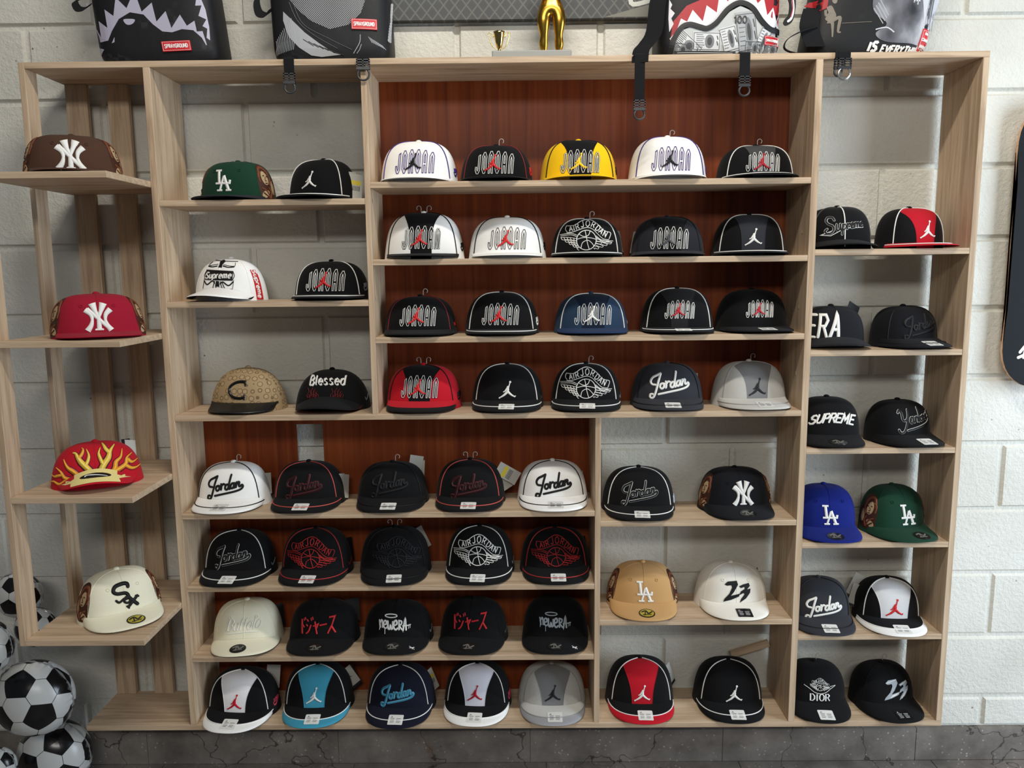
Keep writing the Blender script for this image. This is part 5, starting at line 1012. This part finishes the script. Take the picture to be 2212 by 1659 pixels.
out = deck_outline(); mb = MB()
bm = bmesh.new(); f = bm.faces.new([bm.verts.new((x, 0, z)) for x, z in out]); bmesh.ops.triangulate(bm, faces=[f])
for k in range(1, 30): bmesh.ops.bisect_plane(bm, geom=bm.verts[:]+bm.edges[:]+bm.faces[:], plane_co=(0, 0, .79*k/30), plane_no=(0, 0, 1))
bm.verts.index_update(); vs = [(v.co.x, kick(v.co.z), v.co.z) for v in bm.verts]; fs = [tuple(v.index for v in f.verts) for f in bm.faces]
mb.add(vs, fs); be = [(e.verts[0], e.verts[1]) for e in bm.edges if e.is_boundary]; mb.build('deck_face', plain('black_deck_print', 13, 15, 19, .5, 0, Specular_IOR_Level=.12), r, False)
mb = MB(); mb.add([(x, y+.010, z) for x, y, z in vs], fs)
for a, b in be:
    A, B = a.co, b.co; mb.add([(A.x, kick(A.z)+.0004, A.z), (B.x, kick(B.z)+.0004, B.z), (B.x*.99, kick(B.z)+.010, B.z), (A.x*.99, kick(A.z)+.010, A.z)], [(0, 1, 2, 3)])
bm.free(); mb.build('ply_edge', wood('maple_ply', (4, 4, 60), srgb(190, 150, 116), srgb(206, 168, 134), srgb(216, 182, 150)), r, False)
mb = MB(); dm = lambda x, z: (Vector((x, kick(z), z)), Vector((0, -1, 0)))
for p in ([(-.050, .10), (-.030, .125), (-.040, .085)], [(-.055, .085), (-.02, .10), (.0, .14)], [(.0, .07), (.03, .12), (.05, .10)], [(-.02, .075), (.05, .085)]): stroke(mb, dm, p, .008, base=.0005, bead=.0002)
mb.build('deck_graphic', plain('white_print', 236, 234, 232, .5), r, False)
mb = MB()
for z in (.20, .24, .55, .59):
    for x in (-.02, .02): mb.lathe([(.0001, .001), (.003, .001), (.003, 0)], 8, (0, 0, 0)) if False else mb.add([(x+.003*math.cos(k*PI/4), -.0006, z+.003*math.sin(k*PI/4)) for k in range(8)], [tuple(reversed(range(8)))])
mb.build('bolt_holes', plain('dark_holes', 60, 60, 62, .4), r, False)
mb = MB(); mb.tube([(0, .010, .40), (0, .0372, .40)], .004, 8); mb.build('wall_hook', plain('steel_hook', 150, 150, 150, .3, .9), r)

# ------------------------------------------------------------------ football foil balloons
def soccer_faces():
    t = (1+5**.5)/2; ic = [Vector(p).normalized() for p in [(-1,t,0),(1,t,0),(-1,-t,0),(1,-t,0),(0,-1,t),(0,1,t),(0,-1,-t),(0,1,-t),(t,0,-1),(t,0,1),(-t,0,-1),(-t,0,1)]]
    e0 = min((a-b).length for i, a in enumerate(ic) for b in ic[:i]); nb = {i: [j for j in range(12) if j != i and (ic[i]-ic[j]).length < e0*1.1] for i in range(12)}
    P5, P6 = [], []
    def order(pts):
        c = sum(pts, Vector()).normalized(); x = (pts[0]-c*pts[0].dot(c)).normalized(); y = c.cross(x); return sorted(pts, key=lambda p: math.atan2(p.dot(y), p.dot(x)))
    for i in range(12): P5.append(order([ic[i]*.6+ic[j]*.4 for j in nb[i]]))
    for i in range(12):
        for j in nb[i]:
            for k in nb[i]:
                if i < j < k and k in nb[j]: P6.append(order([ic[a]*.6+ic[b]*.4 for a in (i, j, k) for b in (i, j, k) if a != b]))
    return P5, P6
P5, P6 = soccer_faces()
def balloon(label, loc, rad, rot, depth=.78, group='football foil balloons'):
    mb = MB(); fr = lambda a, b: Matrix((a.normalized(), (b-a.normalized()*b.dot(a.normalized())).normalized(), a.cross(b).normalized())).transposed()
    i0, i1 = Vector((-1, (1+5**.5)/2, 0)).normalized(), Vector((1, (1+5**.5)/2, 0)).normalized(); q = fr(Vector(rot[0]), Vector(rot[1])) @ fr(i0, i1).transposed()
    def place(v, k=1.0):
        v = q @ v.normalized(); a = math.atan2(v.z, v.x); e = math.exp(-(v.y/.22)**2)
        rr = rad*k*(1+.016*e*math.sin(26*a+3*math.sin(5*a)))
        return (v.x*rr, v.y*rr*depth, v.z*rr)
    N = 6
    for polys, mi in ((P5, 1), (P6, 0)):
        for p in polys:
            c = sum(p, Vector())/len(p); p = [c+(x-c)*.978 for x in p]
            for i in range(len(p)):
                a, b = p[i], p[(i+1) % len(p)]; idx = {}; vs = []; fs = []
                for u in range(N+1):
                    for v in range(N+1-u): idx[u, v] = len(vs); vs.append(place(c+(a-c)*u/N+(b-c)*v/N))
                for u in range(N):
                    for v in range(N-u):
                        fs.append((idx[u, v], idx[u+1, v], idx[u, v+1]))
                        if u+v < N-1: fs.append((idx[u+1, v], idx[u+1, v+1], idx[u, v+1]))
                mb.add(vs, fs, mi)
    rows = [[place(Vector((math.cos(2*PI*k/40)*math.sin(PI*j/24), math.sin(2*PI*k/40)*math.sin(PI*j/24), math.cos(PI*j/24))), .972) for k in range(40)] for j in range(25)]
    mb.grid(rows, True, 2)
    r = thing('foil_balloon', label, 'balloon', loc, 0, group)
    mb.build('foil_skin', [plain('white_foil', 206, 207, 205, .3), plain('black_foil_print', 20, 20, 22, .22), plain('dark_seam', 46, 46, 48, .4)], r)
    mb = MB()
    ring = []
    for k in range(72):
        a = 2*PI*k/72; ring.append((a, 1+.016*math.sin(26*a+3*math.sin(5*a)), 1.035+.02*math.sin(31*a)+.012*math.sin(57*a)))
    rows = [[(math.cos(a)*rad*i*.995, -.001+.0025*math.sin(36*a), math.sin(a)*rad*i*.995) for a, i, o in ring], [(math.cos(a)*rad*o, .002*math.sin(41*a), math.sin(a)*rad*o) for a, i, o in ring]]
    mb.grid(rows, True); mb.build('crimped_rim', plain('silver_foil', 168, 170, 172, .3, .5), r)
    return r
balloon('football foil balloon lowest right, resting on the floor beside the bottom board', (-1.611, .085, -.1215), .106, ((-.35,-.9,.08),(.5,-.5,.75)))
balloon('largest football foil balloon, stacked below the lowest corner shelf', (-1.565, -.05, .138), .106, ((-.50,-.80,-.22),(.1,-.6,.85)))
balloon('small football foil balloon behind the slat, just under the lowest corner shelf\'s left edge', (-1.584, .015, .316), .057, ((.2,-.6,.7),(-.5,-.8,-.1)))
balloon('football foil balloon behind the front slat, topmost of the balloon cluster', (-1.662, .072, .387), .066, ((.1,-.7,.75),(.9,-.5,.1)))
balloon('football foil balloon cut by the left picture edge, beside the front slat', (-1.652, -.105, .317), .076, ((.45,-.6,-.6),(.4,-.6,.7)))
balloon('small football foil balloon low at the left picture edge, left of the floor balloon', (-1.700, -.04, -.075), .054, ((.5,-.8,-.3),(-.2,-.7,.7)))
